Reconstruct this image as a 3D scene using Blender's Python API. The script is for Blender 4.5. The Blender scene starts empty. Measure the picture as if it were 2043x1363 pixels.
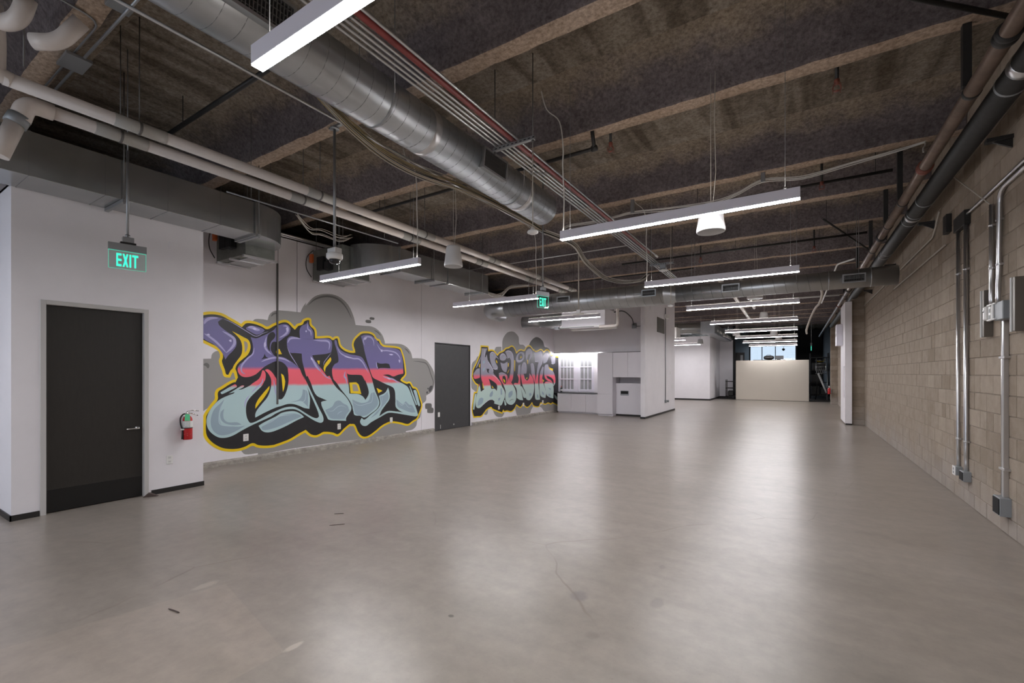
import bpy, math, random
from mathutils import Vector, Matrix, geometry
random.seed(7)
SC = bpy.context.scene
COL = SC.collection
PI = math.pi

# ------------------------------------------------------------------ camera
cam_d = bpy.data.cameras.new('camera')
cam_d.sensor_width = 36.0
cam_d.lens = 36.0 * 900.0 / 2043.0
cam_d.shift_y = 63.5 / 2043.0
cam_d.clip_start = 0.05
cam = bpy.data.objects.new('camera', cam_d)
COL.objects.link(cam)
cam.location = (0, 0, 1.62)
cam.rotation_euler = (PI / 2, 0, math.radians(32.234))
SC.camera = cam

# ------------------------------------------------------------------ world, exposure
SC.view_settings.view_transform = 'Standard'
SC.view_settings.look = 'None'
SC.view_settings.gamma = 1.0
SC.view_settings.use_curve_mapping = False
SC.view_settings.exposure = 0.0
LAMP_STRENGTH = 128.0
world = bpy.data.worlds.new('overcast_sky')
SC.world = world
world.use_nodes = True
bg = world.node_tree.nodes['Background']
bg.inputs[0].default_value = (0.68, 0.82, 1.0, 1)
bg.inputs[1].default_value = 1.9

# ------------------------------------------------------------------ materials
def lin(h):
    if isinstance(h, str):
        h = h.lstrip('#')
        c = [int(h[i:i + 2], 16) / 255 for i in (0, 2, 4)]
        return tuple((x / 12.92 if x <= 0.04045 else ((x + 0.055) / 1.055) ** 2.4) for x in c)
    return h

MATS = {}
def mat(name, col, rough=0.6, metal=0.0, var=0.0, scale=8.0, bump=0.0, bscale=60.0, emit=0.0, spec=0.5, col2=None, stretch=None):
    if name in MATS:
        return MATS[name]
    m = bpy.data.materials.new(name)
    m.use_nodes = True
    nt = m.node_tree
    p = nt.nodes['Principled BSDF']
    c = lin(col)
    p.inputs['Base Color'].default_value = (*c, 1)
    p.inputs['Roughness'].default_value = rough
    p.inputs['Metallic'].default_value = metal
    p.inputs['Specular IOR Level'].default_value = spec
    tc = None
    def coord():
        t = nt.nodes.new('ShaderNodeNewGeometry')
        if stretch:
            mp = nt.nodes.new('ShaderNodeMapping')
            mp.inputs['Scale'].default_value = stretch
            nt.links.new(t.outputs['Position'], mp.inputs[0])
            return mp.outputs[0]
        return t.outputs['Position']
    if var > 0 or col2 or bump > 0:
        tc = coord()
    if var > 0 or col2:
        n = nt.nodes.new('ShaderNodeTexNoise')
        n.inputs['Scale'].default_value = scale
        n.inputs['Detail'].default_value = 6
        n.inputs['Roughness'].default_value = 0.65
        nt.links.new(tc, n.inputs['Vector'])
        r = nt.nodes.new('ShaderNodeValToRGB')
        r.color_ramp.elements[0].position = 0.32
        r.color_ramp.elements[1].position = 0.68
        if col2:
            a, b = c, lin(col2)
        else:
            a = tuple(x * (1 - var) for x in c)
            b = tuple(min(1, x * (1 + var)) for x in c)
        r.color_ramp.elements[0].color = (*a, 1)
        r.color_ramp.elements[1].color = (*b, 1)
        nt.links.new(n.outputs['Fac'], r.inputs[0])
        nt.links.new(r.outputs[0], p.inputs['Base Color'])
    if bump > 0:
        n2 = nt.nodes.new('ShaderNodeTexNoise')
        n2.inputs['Scale'].default_value = bscale
        n2.inputs['Detail'].default_value = 5
        nt.links.new(tc, n2.inputs['Vector'])
        bm = nt.nodes.new('ShaderNodeBump')
        bm.inputs['Strength'].default_value = bump
        bm.inputs['Distance'].default_value = 0.02
        nt.links.new(n2.outputs['Fac'], bm.inputs['Height'])
        nt.links.new(bm.outputs[0], p.inputs['Normal'])
    if emit > 0:
        p.inputs['Emission Color'].default_value = (*c, 1)
        p.inputs['Emission Strength'].default_value = emit
    MATS[name] = m
    return m

def glass_mat(name, tint, rough=0.0, mixf=0.12):
    m = bpy.data.materials.new(name)
    m.use_nodes = True
    nt = m.node_tree
    for n in list(nt.nodes):
        nt.nodes.remove(n)
    o = nt.nodes.new('ShaderNodeOutputMaterial')
    mx = nt.nodes.new('ShaderNodeMixShader')
    t = nt.nodes.new('ShaderNodeBsdfTransparent')
    t.inputs[0].default_value = (*tint, 1)
    g = nt.nodes.new('ShaderNodeBsdfGlossy')
    g.inputs['Roughness'].default_value = rough
    mx.inputs[0].default_value = mixf
    nt.links.new(t.outputs[0], mx.inputs[1])
    nt.links.new(g.outputs[0], mx.inputs[2])
    nt.links.new(mx.outputs[0], o.inputs[0])
    MATS[name] = m
    return m

M_WHITE = mat('white_wall_paint', (0.85, 0.822, 0.85), 0.55, var=0.03, scale=1.3, bump=0.05, bscale=180)
M_WHITE2 = mat('white_kitchen_laminate', (0.80, 0.77, 0.81), 0.4)
M_SOFTW = mat('white_powder_coat', (0.84, 0.82, 0.90), 0.4)
M_OFFW = mat('off_white_plastic', (0.84, 0.83, 0.81), 0.35)
M_PVC = mat('white_pvc', (0.68, 0.62, 0.575), 0.35, var=0.05, scale=3)
M_PVCG = mat('grey_pvc_sleeve', (0.42, 0.41, 0.38), 0.45)
M_GALV = mat('galvanised_steel', (0.47, 0.49, 0.505), 0.36, 0.92, var=0.05, scale=5)
M_SEAM = mat('duct_seam_shadow', (0.20, 0.205, 0.21), 0.5, 0.6)
M_GALVD = mat('dull_galvanised_sheet', (0.44, 0.455, 0.455), 0.27, 0.92, var=0.10, scale=2.2)
M_STEEL = mat('bright_conduit_steel', (0.62, 0.62, 0.63), 0.28, 0.9)
M_STRUT = mat('zinc_strut', (0.36, 0.37, 0.38), 0.45, 0.8)
M_ROD = mat('threaded_rod_steel', (0.16, 0.155, 0.15), 0.5, 0.6)
M_BLACKP = mat('black_iron_pipe', (0.022, 0.021, 0.020), 0.5, var=0.2)
M_INSUL = mat('black_rubber_insulation', (0.030, 0.030, 0.030), 0.55, var=0.2, scale=20)
M_BROWNP = mat('brown_painted_pipe', (0.16, 0.115, 0.09), 0.32, 0.25, var=0.25, scale=4)
M_REDP = mat('red_sprinkler_pipe', (0.22, 0.040, 0.036), 0.4, var=0.15)
M_REDC = mat('rusty_red_coupling', (0.20, 0.06, 0.04), 0.55, var=0.25)
M_BLACK = mat('black_rubber_base', (0.018, 0.016, 0.015), 0.5)
M_DOOR = mat('dark_espresso_door', (0.024, 0.021, 0.018), 0.42, var=0.12, scale=6, stretch=(6, 6, 1))
M_KICK = mat('black_kick_plate', (0.006, 0.006, 0.006), 0.38)
M_DOOR2 = mat('charcoal_door_paint', (0.060, 0.060, 0.063), 0.45, var=0.06)
M_FRAME = mat('light_grey_door_frame', (0.56, 0.545, 0.53), 0.4)
M_CHROME = mat('satin_chrome', (0.75, 0.74, 0.72), 0.22, 1.0)
M_RED = mat('extinguisher_red', (0.52, 0.018, 0.022), 0.25)
M_GREENTAG = mat('green_tag_paper', (0.12, 0.62, 0.30), 0.7)
M_LABEL = mat('white_label_paper', (0.72, 0.72, 0.70), 0.6)
M_DARKBOX = mat('dark_olive_sheet_metal', (0.16, 0.165, 0.15), 0.5, 0.4, var=0.2)
M_ORANGE = mat('orange_actuator', (0.62, 0.13, 0.03), 0.5)
M_DARKVOID = mat('dark_void', (0.008, 0.008, 0.009), 0.8)
M_GREYBOX = mat('grey_electrical_box', (0.30, 0.32, 0.335), 0.45, 0.3)
M_CABLE = mat('pale_cable_jacket', (0.52, 0.48, 0.42), 0.5)
M_CABLEY = mat('yellowed_cable_jacket', (0.38, 0.29, 0.14), 0.5)
M_CABLEW = mat('white_cable_jacket', (0.70, 0.67, 0.63), 0.5)
M_CABLED = mat('dark_cable_jacket', (0.035, 0.033, 0.03), 0.5)
M_PARTN = mat('cream_partition_paint', (0.59, 0.535, 0.46), 0.6, var=0.02, scale=1)
M_SPK = mat('grey_speaker_shell', (0.74, 0.73, 0.72), 0.5)
M_SPKW = mat('white_speaker_shell', (0.80, 0.78, 0.77), 0.45)
M_MESHG = mat('speaker_grille', (0.50, 0.50, 0.50), 0.6, bump=0.3, bscale=400)
M_COUNTER = mat('dark_stone_counter', (0.05, 0.05, 0.055), 0.25)
M_BRONZE = mat('bronze_channel', (0.17, 0.155, 0.135), 0.4, 0.6)
M_CURB = mat('bare_concrete_curb', (0.34, 0.315, 0.28), 0.8, var=0.3, scale=9, bump=0.5, bscale=30)
M_WEDGE = mat('brown_rubber_wedge', (0.075, 0.05, 0.042), 0.6)
M_NEARBLACK = mat('black_paint_far_room', (0.012, 0.012, 0.014), 0.6)
M_FARFLOOR = mat('dark_grey_carpet', (0.055, 0.048, 0.045), 0.7)
M_LAMP = mat('led_diffuser', (0.985, 0.972, 1.0), 0.4, emit=LAMP_STRENGTH)
M_ADDED_UP = mat('added_uplight_glow', (1.0, 0.93, 0.86), 0.4, emit=LAMP_STRENGTH * 0.10)
M_NICHE = mat('led_strip_diffuser', (1.0, 0.98, 1.0), 0.4, emit=55.0)
M_EXITG = mat('exit_green_lit', (0.04, 0.80, 0.52), 0.4, emit=1.25)
M_EXITE = mat('exit_edge_glow', (0.10, 0.62, 0.45), 0.4, emit=0.55)
M_GLASS = glass_mat('clear_glass', (0.74, 0.75, 0.75), 0.0, 0.05)
M_ACRYL = glass_mat('clear_acrylic', (0.90, 0.97, 0.95), 0.02, 0.06)
M_FROST = mat('grey_window_pane', (0.36, 0.37, 0.38), 0.25)
M_SMOKE = mat('smoked_dome', (0.02, 0.02, 0.022), 0.06)

def node_floor():
    m = bpy.data.materials.new('polished_concrete')
    m.use_nodes = True
    nt = m.node_tree
    N = nt.nodes.new
    L = nt.links.new
    p = nt.nodes['Principled BSDF']
    g = N('ShaderNodeNewGeometry')
    def noise(scale, det=6, rough=0.6, dist=0.0, vec=None):
        n = N('ShaderNodeTexNoise')
        n.inputs['Scale'].default_value = scale
        n.inputs['Detail'].default_value = det
        n.inputs['Roughness'].default_value = rough
        n.inputs['Distortion'].default_value = dist
        L(vec or g.outputs['Position'], n.inputs['Vector'])
        return n.outputs['Fac']
    def ramp(f, a, b, ca, cb):
        r = N('ShaderNodeValToRGB')
        r.color_ramp.elements[0].position = a
        r.color_ramp.elements[1].position = b
        r.color_ramp.elements[0].color = (*ca, 1)
        r.color_ramp.elements[1].color = (*cb, 1)
        L(f, r.inputs[0])
        return r.outputs[0]
    def mixc(f, a, b, mode='MIX'):
        x = N('ShaderNodeMix')
        x.data_type = 'RGBA'
        x.blend_type = mode
        if isinstance(f, float):
            x.inputs[0].default_value = f
        else:
            L(f, x.inputs[0])
        for s, v in ((6, a), (7, b)):
            if isinstance(v, tuple):
                x.inputs[s].default_value = (*v, 1)
            else:
                L(v, x.inputs[s])
        return x.outputs[2]
    def mth(op, a, b=None):
        x = N('ShaderNodeMath')
        x.operation = op
        for i, v in enumerate((a, b)):
            if v is None:
                continue
            if isinstance(v, (int, float)):
                x.inputs[i].default_value = v
            else:
                L(v, x.inputs[i])
        return x.outputs[0]
    base = ramp(noise(0.55, 5, 0.6, 0.6), 0.3, 0.7, (0.288, 0.252, 0.217), (0.352, 0.312, 0.274))
    fine = ramp(noise(7, 8, 0.7), 0.3, 0.75, (0.82, 0.82, 0.82), (1.08, 1.07, 1.06))
    c = mixc(1.0, base, fine, 'MULTIPLY')
    spk = ramp(noise(38, 4, 0.7), 0.25, 0.4, (0.86, 0.85, 0.84), (1, 1, 1))
    c = mixc(1.0, c, spk, 'MULTIPLY')
    # wide sweeping trowel marks
    mp = N('ShaderNodeMapping')
    mp.inputs['Scale'].default_value = (0.5, 2.6, 1)
    mp.inputs['Rotation'].default_value = (0, 0, 0.5)
    L(g.outputs['Position'], mp.inputs[0])
    sw = ramp(noise(1.4, 4, 0.6, 0.4, mp.outputs[0]), 0.35, 0.7, (0.93, 0.925, 0.92), (1.05, 1.05, 1.05))
    c = mixc(1.0, c, sw, 'MULTIPLY')
    # hairline cracks
    v = N('ShaderNodeTexVoronoi')
    v.voronoi_dimensions = '2D'
    v.feature = 'DISTANCE_TO_EDGE'
    v.inputs['Scale'].default_value = 0.30
    dn = N('ShaderNodeTexNoise')
    dn.inputs['Scale'].default_value = 1.1
    dn.inputs['Detail'].default_value = 3
    dn.inputs['Roughness'].default_value = 0.45
    L(g.outputs['Position'], dn.inputs['Vector'])
    vm = N('ShaderNodeVectorMath')
    vm.operation = 'MULTIPLY_ADD'
    L(dn.outputs['Color'], vm.inputs[0])
    vm.inputs[1].default_value = (0.35, 0.35, 0)
    L(g.outputs['Position'], vm.inputs[2])
    L(vm.outputs[0], v.inputs['Vector'])
    crk = ramp(v.outputs['Distance'], 0.0006, 0.0022, (0.74, 0.70, 0.66), (1, 1, 1))
    gate = ramp(noise(0.8, 2), 0.48, 0.6, (0, 0, 0), (1, 1, 1))
    c = mixc(gate, c, mixc(1.0, c, crk, 'MULTIPLY'))
    # pour joint: a saw-cut slab patch that is a little paler (corner towards the door)
    sx = N('ShaderNodeSeparateXYZ')
    L(g.outputs['Position'], sx.inputs[0])
    X, Y = sx.outputs[0], sx.outputs[1]
    def band(a, b, cc):          # smooth step of a*X+b*Y-cc
        s_ = mth('ADD', mth('MULTIPLY', X, a), mth('MULTIPLY', Y, b))
        s_ = mth('SUBTRACT', s_, cc)
        s_ = mth('MULTIPLY', s_, 90.0)
        s_ = mth('ADD', s_, 0.5)
        x = N('ShaderNodeClamp')
        L(s_, x.inputs[0])
        return x.outputs[0]
    inside = mth('MULTIPLY', mth('MULTIPLY', band(-1, 0, 2.52), band(1, -0.21, -4.086)), band(-0.204, -1, -1.003))
    c = mixc(mth('MULTIPLY', inside, 0.55), c, mixc(1.0, c, (1.22, 1.18, 1.15), 'MULTIPLY'))
    # round oil stain, two pale filler marks; last two are painted floor shading
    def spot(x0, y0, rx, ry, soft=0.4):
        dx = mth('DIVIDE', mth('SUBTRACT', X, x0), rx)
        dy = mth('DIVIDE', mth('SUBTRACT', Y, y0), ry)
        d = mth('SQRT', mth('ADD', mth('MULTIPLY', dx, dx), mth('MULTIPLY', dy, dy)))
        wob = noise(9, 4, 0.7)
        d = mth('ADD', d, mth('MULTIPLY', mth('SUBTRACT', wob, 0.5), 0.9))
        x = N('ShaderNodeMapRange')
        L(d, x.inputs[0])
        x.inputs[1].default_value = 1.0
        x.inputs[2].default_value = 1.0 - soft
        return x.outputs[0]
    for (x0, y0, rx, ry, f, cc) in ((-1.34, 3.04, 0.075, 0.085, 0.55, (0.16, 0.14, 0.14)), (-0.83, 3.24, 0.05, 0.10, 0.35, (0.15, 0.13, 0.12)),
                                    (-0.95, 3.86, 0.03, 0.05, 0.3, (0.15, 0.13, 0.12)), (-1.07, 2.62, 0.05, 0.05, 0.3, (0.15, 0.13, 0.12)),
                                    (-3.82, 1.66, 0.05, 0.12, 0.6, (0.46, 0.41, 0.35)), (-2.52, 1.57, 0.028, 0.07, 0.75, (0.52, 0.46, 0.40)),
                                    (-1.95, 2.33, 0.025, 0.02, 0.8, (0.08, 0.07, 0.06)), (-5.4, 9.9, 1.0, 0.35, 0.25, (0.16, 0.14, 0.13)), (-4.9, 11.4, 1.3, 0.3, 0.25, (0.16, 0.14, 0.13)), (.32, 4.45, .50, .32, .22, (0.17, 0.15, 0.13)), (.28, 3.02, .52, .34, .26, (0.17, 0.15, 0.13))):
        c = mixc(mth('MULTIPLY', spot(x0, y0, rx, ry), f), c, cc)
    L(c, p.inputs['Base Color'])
    p.inputs['Roughness'].default_value = 0.30
    p.inputs['Specular IOR Level'].default_value = 0.5
    return m
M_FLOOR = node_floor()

def node_spray(name, ca, cb, cc, bumps=1.0, streak=False, blend=None):
    """sprayed mineral fibre: blotchy, very rough, clotted"""
    m = bpy.data.materials.new(name)
    m.use_nodes = True
    nt = m.node_tree
    N = nt.nodes.new
    L = nt.links.new
    p = nt.nodes['Principled BSDF']
    p.inputs['Roughness'].default_value = 0.95
    p.inputs['Specular IOR Level'].default_value = 0.15
    g = N('ShaderNodeNewGeometry')
    def noise(s, d, r=0.65, dist=0.0):
        n = N('ShaderNodeTexNoise')
        n.inputs['Scale'].default_value = s
        n.inputs['Detail'].default_value = d
        n.inputs['Roughness'].default_value = r
        n.inputs['Distortion'].default_value = dist
        L(g.outputs['Position'], n.inputs['Vector'])
        return n.outputs['Fac']
    r = N('ShaderNodeValToRGB')
    e = r.color_ramp.elements
    e[0].position = 0.28
    e[0].color = (*ca, 1)
    e[1].position = 0.75
    e[1].color = (*cc, 1)
    k = e.new(0.5)
    k.color = (*cb, 1)
    L(noise(1.7, 9, 0.72, 0.5), r.inputs[0])
    r2 = N('ShaderNodeValToRGB')
    r2.color_ramp.elements[0].position = 0.33
    r2.color_ramp.elements[1].position = 0.62
    r2.color_ramp.elements[0].color = (0.50, 0.48, 0.46, 1)
    r2.color_ramp.elements[1].color = (1.1, 1.1, 1.1, 1)
    L(noise(24, 6, 0.75), r2.inputs[0])
    x = N('ShaderNodeMix')
    x.data_type = 'RGBA'
    x.blend_type = 'MULTIPLY'
    x.inputs[0].default_value = 1.0
    L(r.outputs[0], x.inputs[6])
    L(r2.outputs[0], x.inputs[7])
    outc = x.outputs[2]
    if streak:
        mp = N('ShaderNodeMapping')
        mp.inputs['Scale'].default_value = (3.6, 0.35, 1)
        L(g.outputs['Position'], mp.inputs[0])
        ns = N('ShaderNodeTexNoise')
        ns.inputs['Scale'].default_value = 1.0
        ns.inputs['Detail'].default_value = 5
        ns.inputs['Distortion'].default_value = 0.8
        L(mp.outputs[0], ns.inputs['Vector'])
        rs = N('ShaderNodeValToRGB')
        rs.color_ramp.elements[0].position = 0.36
        rs.color_ramp.elements[1].position = 0.60
        rs.color_ramp.elements[0].color = (0.52, 0.49, 0.46, 1)
        rs.color_ramp.elements[1].color = (1.05, 1.05, 1.05, 1)
        L(ns.outputs['Fac'], rs.inputs[0])
        y_ = N('ShaderNodeMix')
        y_.data_type = 'RGBA'
        y_.blend_type = 'MULTIPLY'
        y_.inputs[0].default_value = 1.0
        L(outc, y_.inputs[6])
        L(rs.outputs[0], y_.inputs[7])
        outc = y_.outputs[2]
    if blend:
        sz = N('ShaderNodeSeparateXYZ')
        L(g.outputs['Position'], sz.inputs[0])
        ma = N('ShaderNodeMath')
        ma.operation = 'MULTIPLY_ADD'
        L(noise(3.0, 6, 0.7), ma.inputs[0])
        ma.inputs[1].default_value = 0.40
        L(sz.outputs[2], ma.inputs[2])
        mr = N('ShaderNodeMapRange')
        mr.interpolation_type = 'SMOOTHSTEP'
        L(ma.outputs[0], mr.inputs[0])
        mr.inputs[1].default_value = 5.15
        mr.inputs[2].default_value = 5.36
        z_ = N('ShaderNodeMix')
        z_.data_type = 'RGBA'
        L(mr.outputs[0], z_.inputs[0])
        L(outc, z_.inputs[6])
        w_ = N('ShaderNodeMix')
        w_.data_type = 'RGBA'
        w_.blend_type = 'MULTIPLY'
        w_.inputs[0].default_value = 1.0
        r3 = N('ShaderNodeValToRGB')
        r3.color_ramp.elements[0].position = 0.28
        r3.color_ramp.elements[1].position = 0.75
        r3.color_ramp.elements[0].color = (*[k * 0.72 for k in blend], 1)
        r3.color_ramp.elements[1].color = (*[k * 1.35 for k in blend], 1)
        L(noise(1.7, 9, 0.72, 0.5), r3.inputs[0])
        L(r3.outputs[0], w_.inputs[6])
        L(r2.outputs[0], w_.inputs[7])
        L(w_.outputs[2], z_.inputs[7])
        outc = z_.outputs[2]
    L(outc, p.inputs['Base Color'])
    b1 = N('ShaderNodeBump')
    b1.inputs['Strength'].default_value = 0.75 * bumps
    b1.inputs['Distance'].default_value = 0.05
    L(noise(30, 7, 0.75), b1.inputs['Height'])
    L(b1.outputs[0], p.inputs['Normal'])
    MATS[name] = m
    return m
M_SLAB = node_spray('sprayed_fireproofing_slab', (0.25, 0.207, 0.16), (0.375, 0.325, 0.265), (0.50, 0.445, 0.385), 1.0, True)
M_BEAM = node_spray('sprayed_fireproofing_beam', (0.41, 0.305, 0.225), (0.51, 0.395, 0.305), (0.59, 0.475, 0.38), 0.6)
M_WEB_SHADE = node_spray('sprayed_fireproofing_web_shade', (0.15, 0.128, 0.13), (0.215, 0.185, 0.188), (0.29, 0.252, 0.25), 1.0, False, (0.37, 0.305, 0.235))  # beam sides darkened: shadow put into the colour, fading upward to slab tone

def node_block(name, ca, cb):
    m = bpy.data.materials.new(name)
    m.use_nodes = True
    nt = m.node_tree
    N = nt.nodes.new
    L = nt.links.new
    p = nt.nodes['Principled BSDF']
    p.inputs['Roughness'].default_value = 0.85
    p.inputs['Specular IOR Level'].default_value = 0.25
    g = N('ShaderNodeNewGeometry')
    oi = N('ShaderNodeObjectInfo')
    n = N('ShaderNodeTexNoise')
    n.inputs['Scale'].default_value = 5.0
    n.inputs['Detail'].default_value = 8
    n.inputs['Roughness'].default_value = 0.7
    L(g.outputs['Position'], n.inputs['Vector'])
    a = N('ShaderNodeMath')
    a.operation = 'MULTIPLY_ADD'
    L(oi.outputs['Random'], a.inputs[0])
    a.inputs[1].default_value = 0.45
    a.inputs[2].default_value = -0.22
    b = N('ShaderNodeMath')
    b.operation = 'ADD'
    L(n.outputs['Fac'], b.inputs[0])
    L(a.outputs[0], b.inputs[1])
    r = N('ShaderNodeValToRGB')
    r.color_ramp.elements[0].position = 0.25
    r.color_ramp.elements[1].position = 0.78
    r.color_ramp.elements[0].color = (*ca, 1)
    r.color_ramp.elements[1].color = (*cb, 1)
    L(b.outputs[0], r.inputs[0])
    # whitish efflorescence creeping up from the floor
    s = N('ShaderNodeSeparateXYZ')
    L(g.outputs['Position'], s.inputs[0])
    n3 = N('ShaderNodeTexNoise')
    n3.inputs['Scale'].default_value = 1.6
    n3.inputs['Detail'].default_value = 6
    L(g.outputs['Position'], n3.inputs['Vector'])
    ad = N('ShaderNodeMath')
    ad.operation = 'MULTIPLY_ADD'
    L(n3.outputs['Fac'], ad.inputs[0])
    ad.inputs[1].default_value = -1.5
    L(s.outputs[2], ad.inputs[2])
    mr = N('ShaderNodeMapRange')
    L(ad.outputs[0], mr.inputs[0])
    mr.inputs[1].default_value = -0.15
    mr.inputs[2].default_value = -0.75
    mr.inputs[3].default_value = 0.0
    mr.inputs[4].default_value = 0.55
    x = N('ShaderNodeMix')
    x.data_type = 'RGBA'
    L(mr.outputs[0], x.inputs[0])
    L(r.outputs[0], x.inputs[6])
    x.inputs[7].default_value = (0.40, 0.365, 0.345, 1)
    L(x.outputs[2], p.inputs['Base Color'])
    n2 = N('ShaderNodeTexNoise')
    n2.inputs['Scale'].default_value = 90
    n2.inputs['Detail'].default_value = 4
    L(g.outputs['Position'], n2.inputs['Vector'])
    bm = N('ShaderNodeBump')
    bm.inputs['Strength'].default_value = 0.35
    bm.inputs['Distance'].default_value = 0.01
    L(n2.outputs['Fac'], bm.inputs['Height'])
    L(bm.outputs[0], p.inputs['Normal'])
    return m
M_BLOCK = node_block('tan_concrete_block', (0.275, 0.222, 0.172), (0.40, 0.335, 0.272))
M_MORTAR = mat('mortar', (0.27, 0.225, 0.182), 0.9, var=0.2, scale=12, bump=0.3, bscale=60)

# ------------------------------------------------------------------ mesh helpers
def fill2d(P):
    """triangles of a closed 2d outline: points and index triples"""
    n = len(P)
    r = geometry.delaunay_2d_cdt([Vector((p[0], p[1])) for p in P], [], [list(range(n))], 1, 1e-6)
    return [tuple(v) for v in r[0]], [tuple(f) for f in r[2]]

class MB:
    def __init__(self):
        self.v = []; self.f = []; self.s = []; self.mi = []
    def add(self, vs, fs, smooth=False, mi=0):
        b = len(self.v)
        self.v += [tuple(q) for q in vs]
        for f in fs:
            self.f.append(tuple(b + i for i in f)); self.s.append(smooth); self.mi.append(mi)
        return self
    def box(self, x0, x1, y0, y1, z0, z1, c=0.0, mi=0):
        if x0 > x1: x0, x1 = x1, x0
        if y0 > y1: y0, y1 = y1, y0
        if z0 > z1: z0, z1 = z1, z0
        c = min(c, (x1 - x0) * .45, (y1 - y0) * .45, (z1 - z0) * .45)
        if c <= 0:
            vs = [(x, y, z) for x in (x0, x1) for y in (y0, y1) for z in (z0, z1)]
            return self.add(vs, [(0, 1, 3, 2), (4, 6, 7, 5), (0, 4, 5, 1), (2, 3, 7, 6), (0, 2, 6, 4), (1, 5, 7, 3)], mi=mi)
        lo = (x0, y0, z0); hi = (x1, y1, z1)
        vs = []; idx = {}
        for sx in (0, 1):
            for sy in (0, 1):
                for sz in (0, 1):
                    sg = (sx, sy, sz)
                    for ax in range(3):
                        q = []
                        for k in range(3):
                            base = hi[k] if sg[k] else lo[k]
                            q.append(base if k == ax else base + (-c if sg[k] else c))
                        idx[(sg, ax)] = len(vs); vs.append(tuple(q))
        fs = []
        for ax in range(3):
            o = [k for k in range(3) if k != ax]
            for sd in (0, 1):
                lp = []
                for a, b in ((0, 0), (1, 0), (1, 1), (0, 1)):
                    sg = [0, 0, 0]; sg[ax] = sd; sg[o[0]] = a; sg[o[1]] = b
                    lp.append(idx[(tuple(sg), ax)])
                fs.append(tuple(lp))
        for ax in range(3):                    # edges along ax
            o = [k for k in range(3) if k != ax]
            for a in (0, 1):
                for b in (0, 1):
                    s0 = [0, 0, 0]; s0[o[0]] = a; s0[o[1]] = b
                    s1 = list(s0); s1[ax] = 1
                    fs.append((idx[(tuple(s0), o[0])], idx[(tuple(s1), o[0])], idx[(tuple(s1), o[1])], idx[(tuple(s0), o[1])]))
        for sx in (0, 1):
            for sy in (0, 1):
                for sz in (0, 1):
                    fs.append(tuple(idx[((sx, sy, sz), k)] for k in range(3)))
        return self.add(vs, fs, mi=mi)
    def prism(self, pts, axis, a, b, mi=0, smooth=False):
        """polygon pts (2d) extruded along axis between a and b"""
        def to3(p, h):
            if axis == 'Z': return (p[0], p[1], h)
            if axis == 'Y': return (p[0], h, p[1])
            return (h, p[0], p[1])
        n = len(pts)
        vs = [to3(p, a) for p in pts] + [to3(p, b) for p in pts]
        tris = geometry.tessellate_polygon([[Vector((p[0], p[1], 0)) for p in pts]])
        fs = [tuple(t) for t in tris] + [tuple(n + i for i in reversed(t)) for t in tris]
        self.add(vs, fs, mi=mi)
        b0 = len(self.v) - 2 * n
        for i in range(n):
            j = (i + 1) % n
            self.f.append((b0 + i, b0 + j, b0 + n + j, b0 + n + i)); self.s.append(smooth); self.mi.append(mi)
        return self
    def tube(self, path, r, n=10, cap=True, mi=0, closed=False):
        P = [Vector(p) for p in path]
        m = len(P)
        rr = r if isinstance(r, (list, tuple)) else [r] * m
        T = []
        for i in range(m):
            if closed:
                t = P[(i + 1) % m] - P[i - 1]
            else:
                t = P[min(i + 1, m - 1)] - P[max(i - 1, 0)]
            T.append(t.normalized())
        up = Vector((0, 0, 1)) if abs(T[0].z) < 0.9 else Vector((1, 0, 0))
        u = T[0].cross(up).normalized()
        vs = []
        for i in range(m):
            u = (u - T[i] * u.dot(T[i])).normalized()
            w = T[i].cross(u)
            for k in range(n):
                a = 2 * PI * k / n
                vs.append(P[i] + (u * math.cos(a) + w * math.sin(a)) * rr[i])
        fs = []
        last = m if closed else m - 1
        for i in range(last):
            i2 = (i + 1) % m
            for k in range(n):
                k2 = (k + 1) % n
                fs.append((i * n + k, i * n + k2, i2 * n + k2, i2 * n + k))
        self.add(vs, fs, True, mi)
        if cap and not closed:
            b0 = len(self.v) - len(vs)
            self.f.append(tuple(b0 + k for k in reversed(range(n)))); self.s.append(False); self.mi.append(mi)
            self.f.append(tuple(b0 + (m - 1) * n + k for k in range(n))); self.s.append(False); self.mi.append(mi)
        return self
    def lathe(self, prof, c, axis='Z', n=24, mi=0, smooth=True):
        """prof: (radius, height) pairs"""
        vs = []
        for r, h in prof:
            for k in range(n):
                a = 2 * PI * k / n
                x, y = r * math.cos(a), r * math.sin(a)
                if axis == 'Z': q = (c[0] + x, c[1] + y, c[2] + h)
                elif axis == 'Y': q = (c[0] + x, c[1] + h, c[2] + y)
                else: q = (c[0] + h, c[1] + x, c[2] + y)
                vs.append(q)
        fs = []
        for i in range(len(prof) - 1):
            for k in range(n):
                k2 = (k + 1) % n
                fs.append((i * n + k, i * n + k2, (i + 1) * n + k2, (i + 1) * n + k))
        self.add(vs, fs, smooth, mi)
        b0 = len(self.v) - len(vs)
        for i, rev in ((0, True), (len(prof) - 1, False)):
            if prof[i][0] > 1e-5:
                ks = [b0 + i * n + k for k in range(n)]
                self.f.append(tuple(reversed(ks)) if rev else tuple(ks)); self.s.append(False); self.mi.append(mi)
        return self

def world_loc(o):
    l = Vector((0, 0, 0))
    while o is not None:
        l = l + o.location
        o = o.parent
    return l

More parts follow.
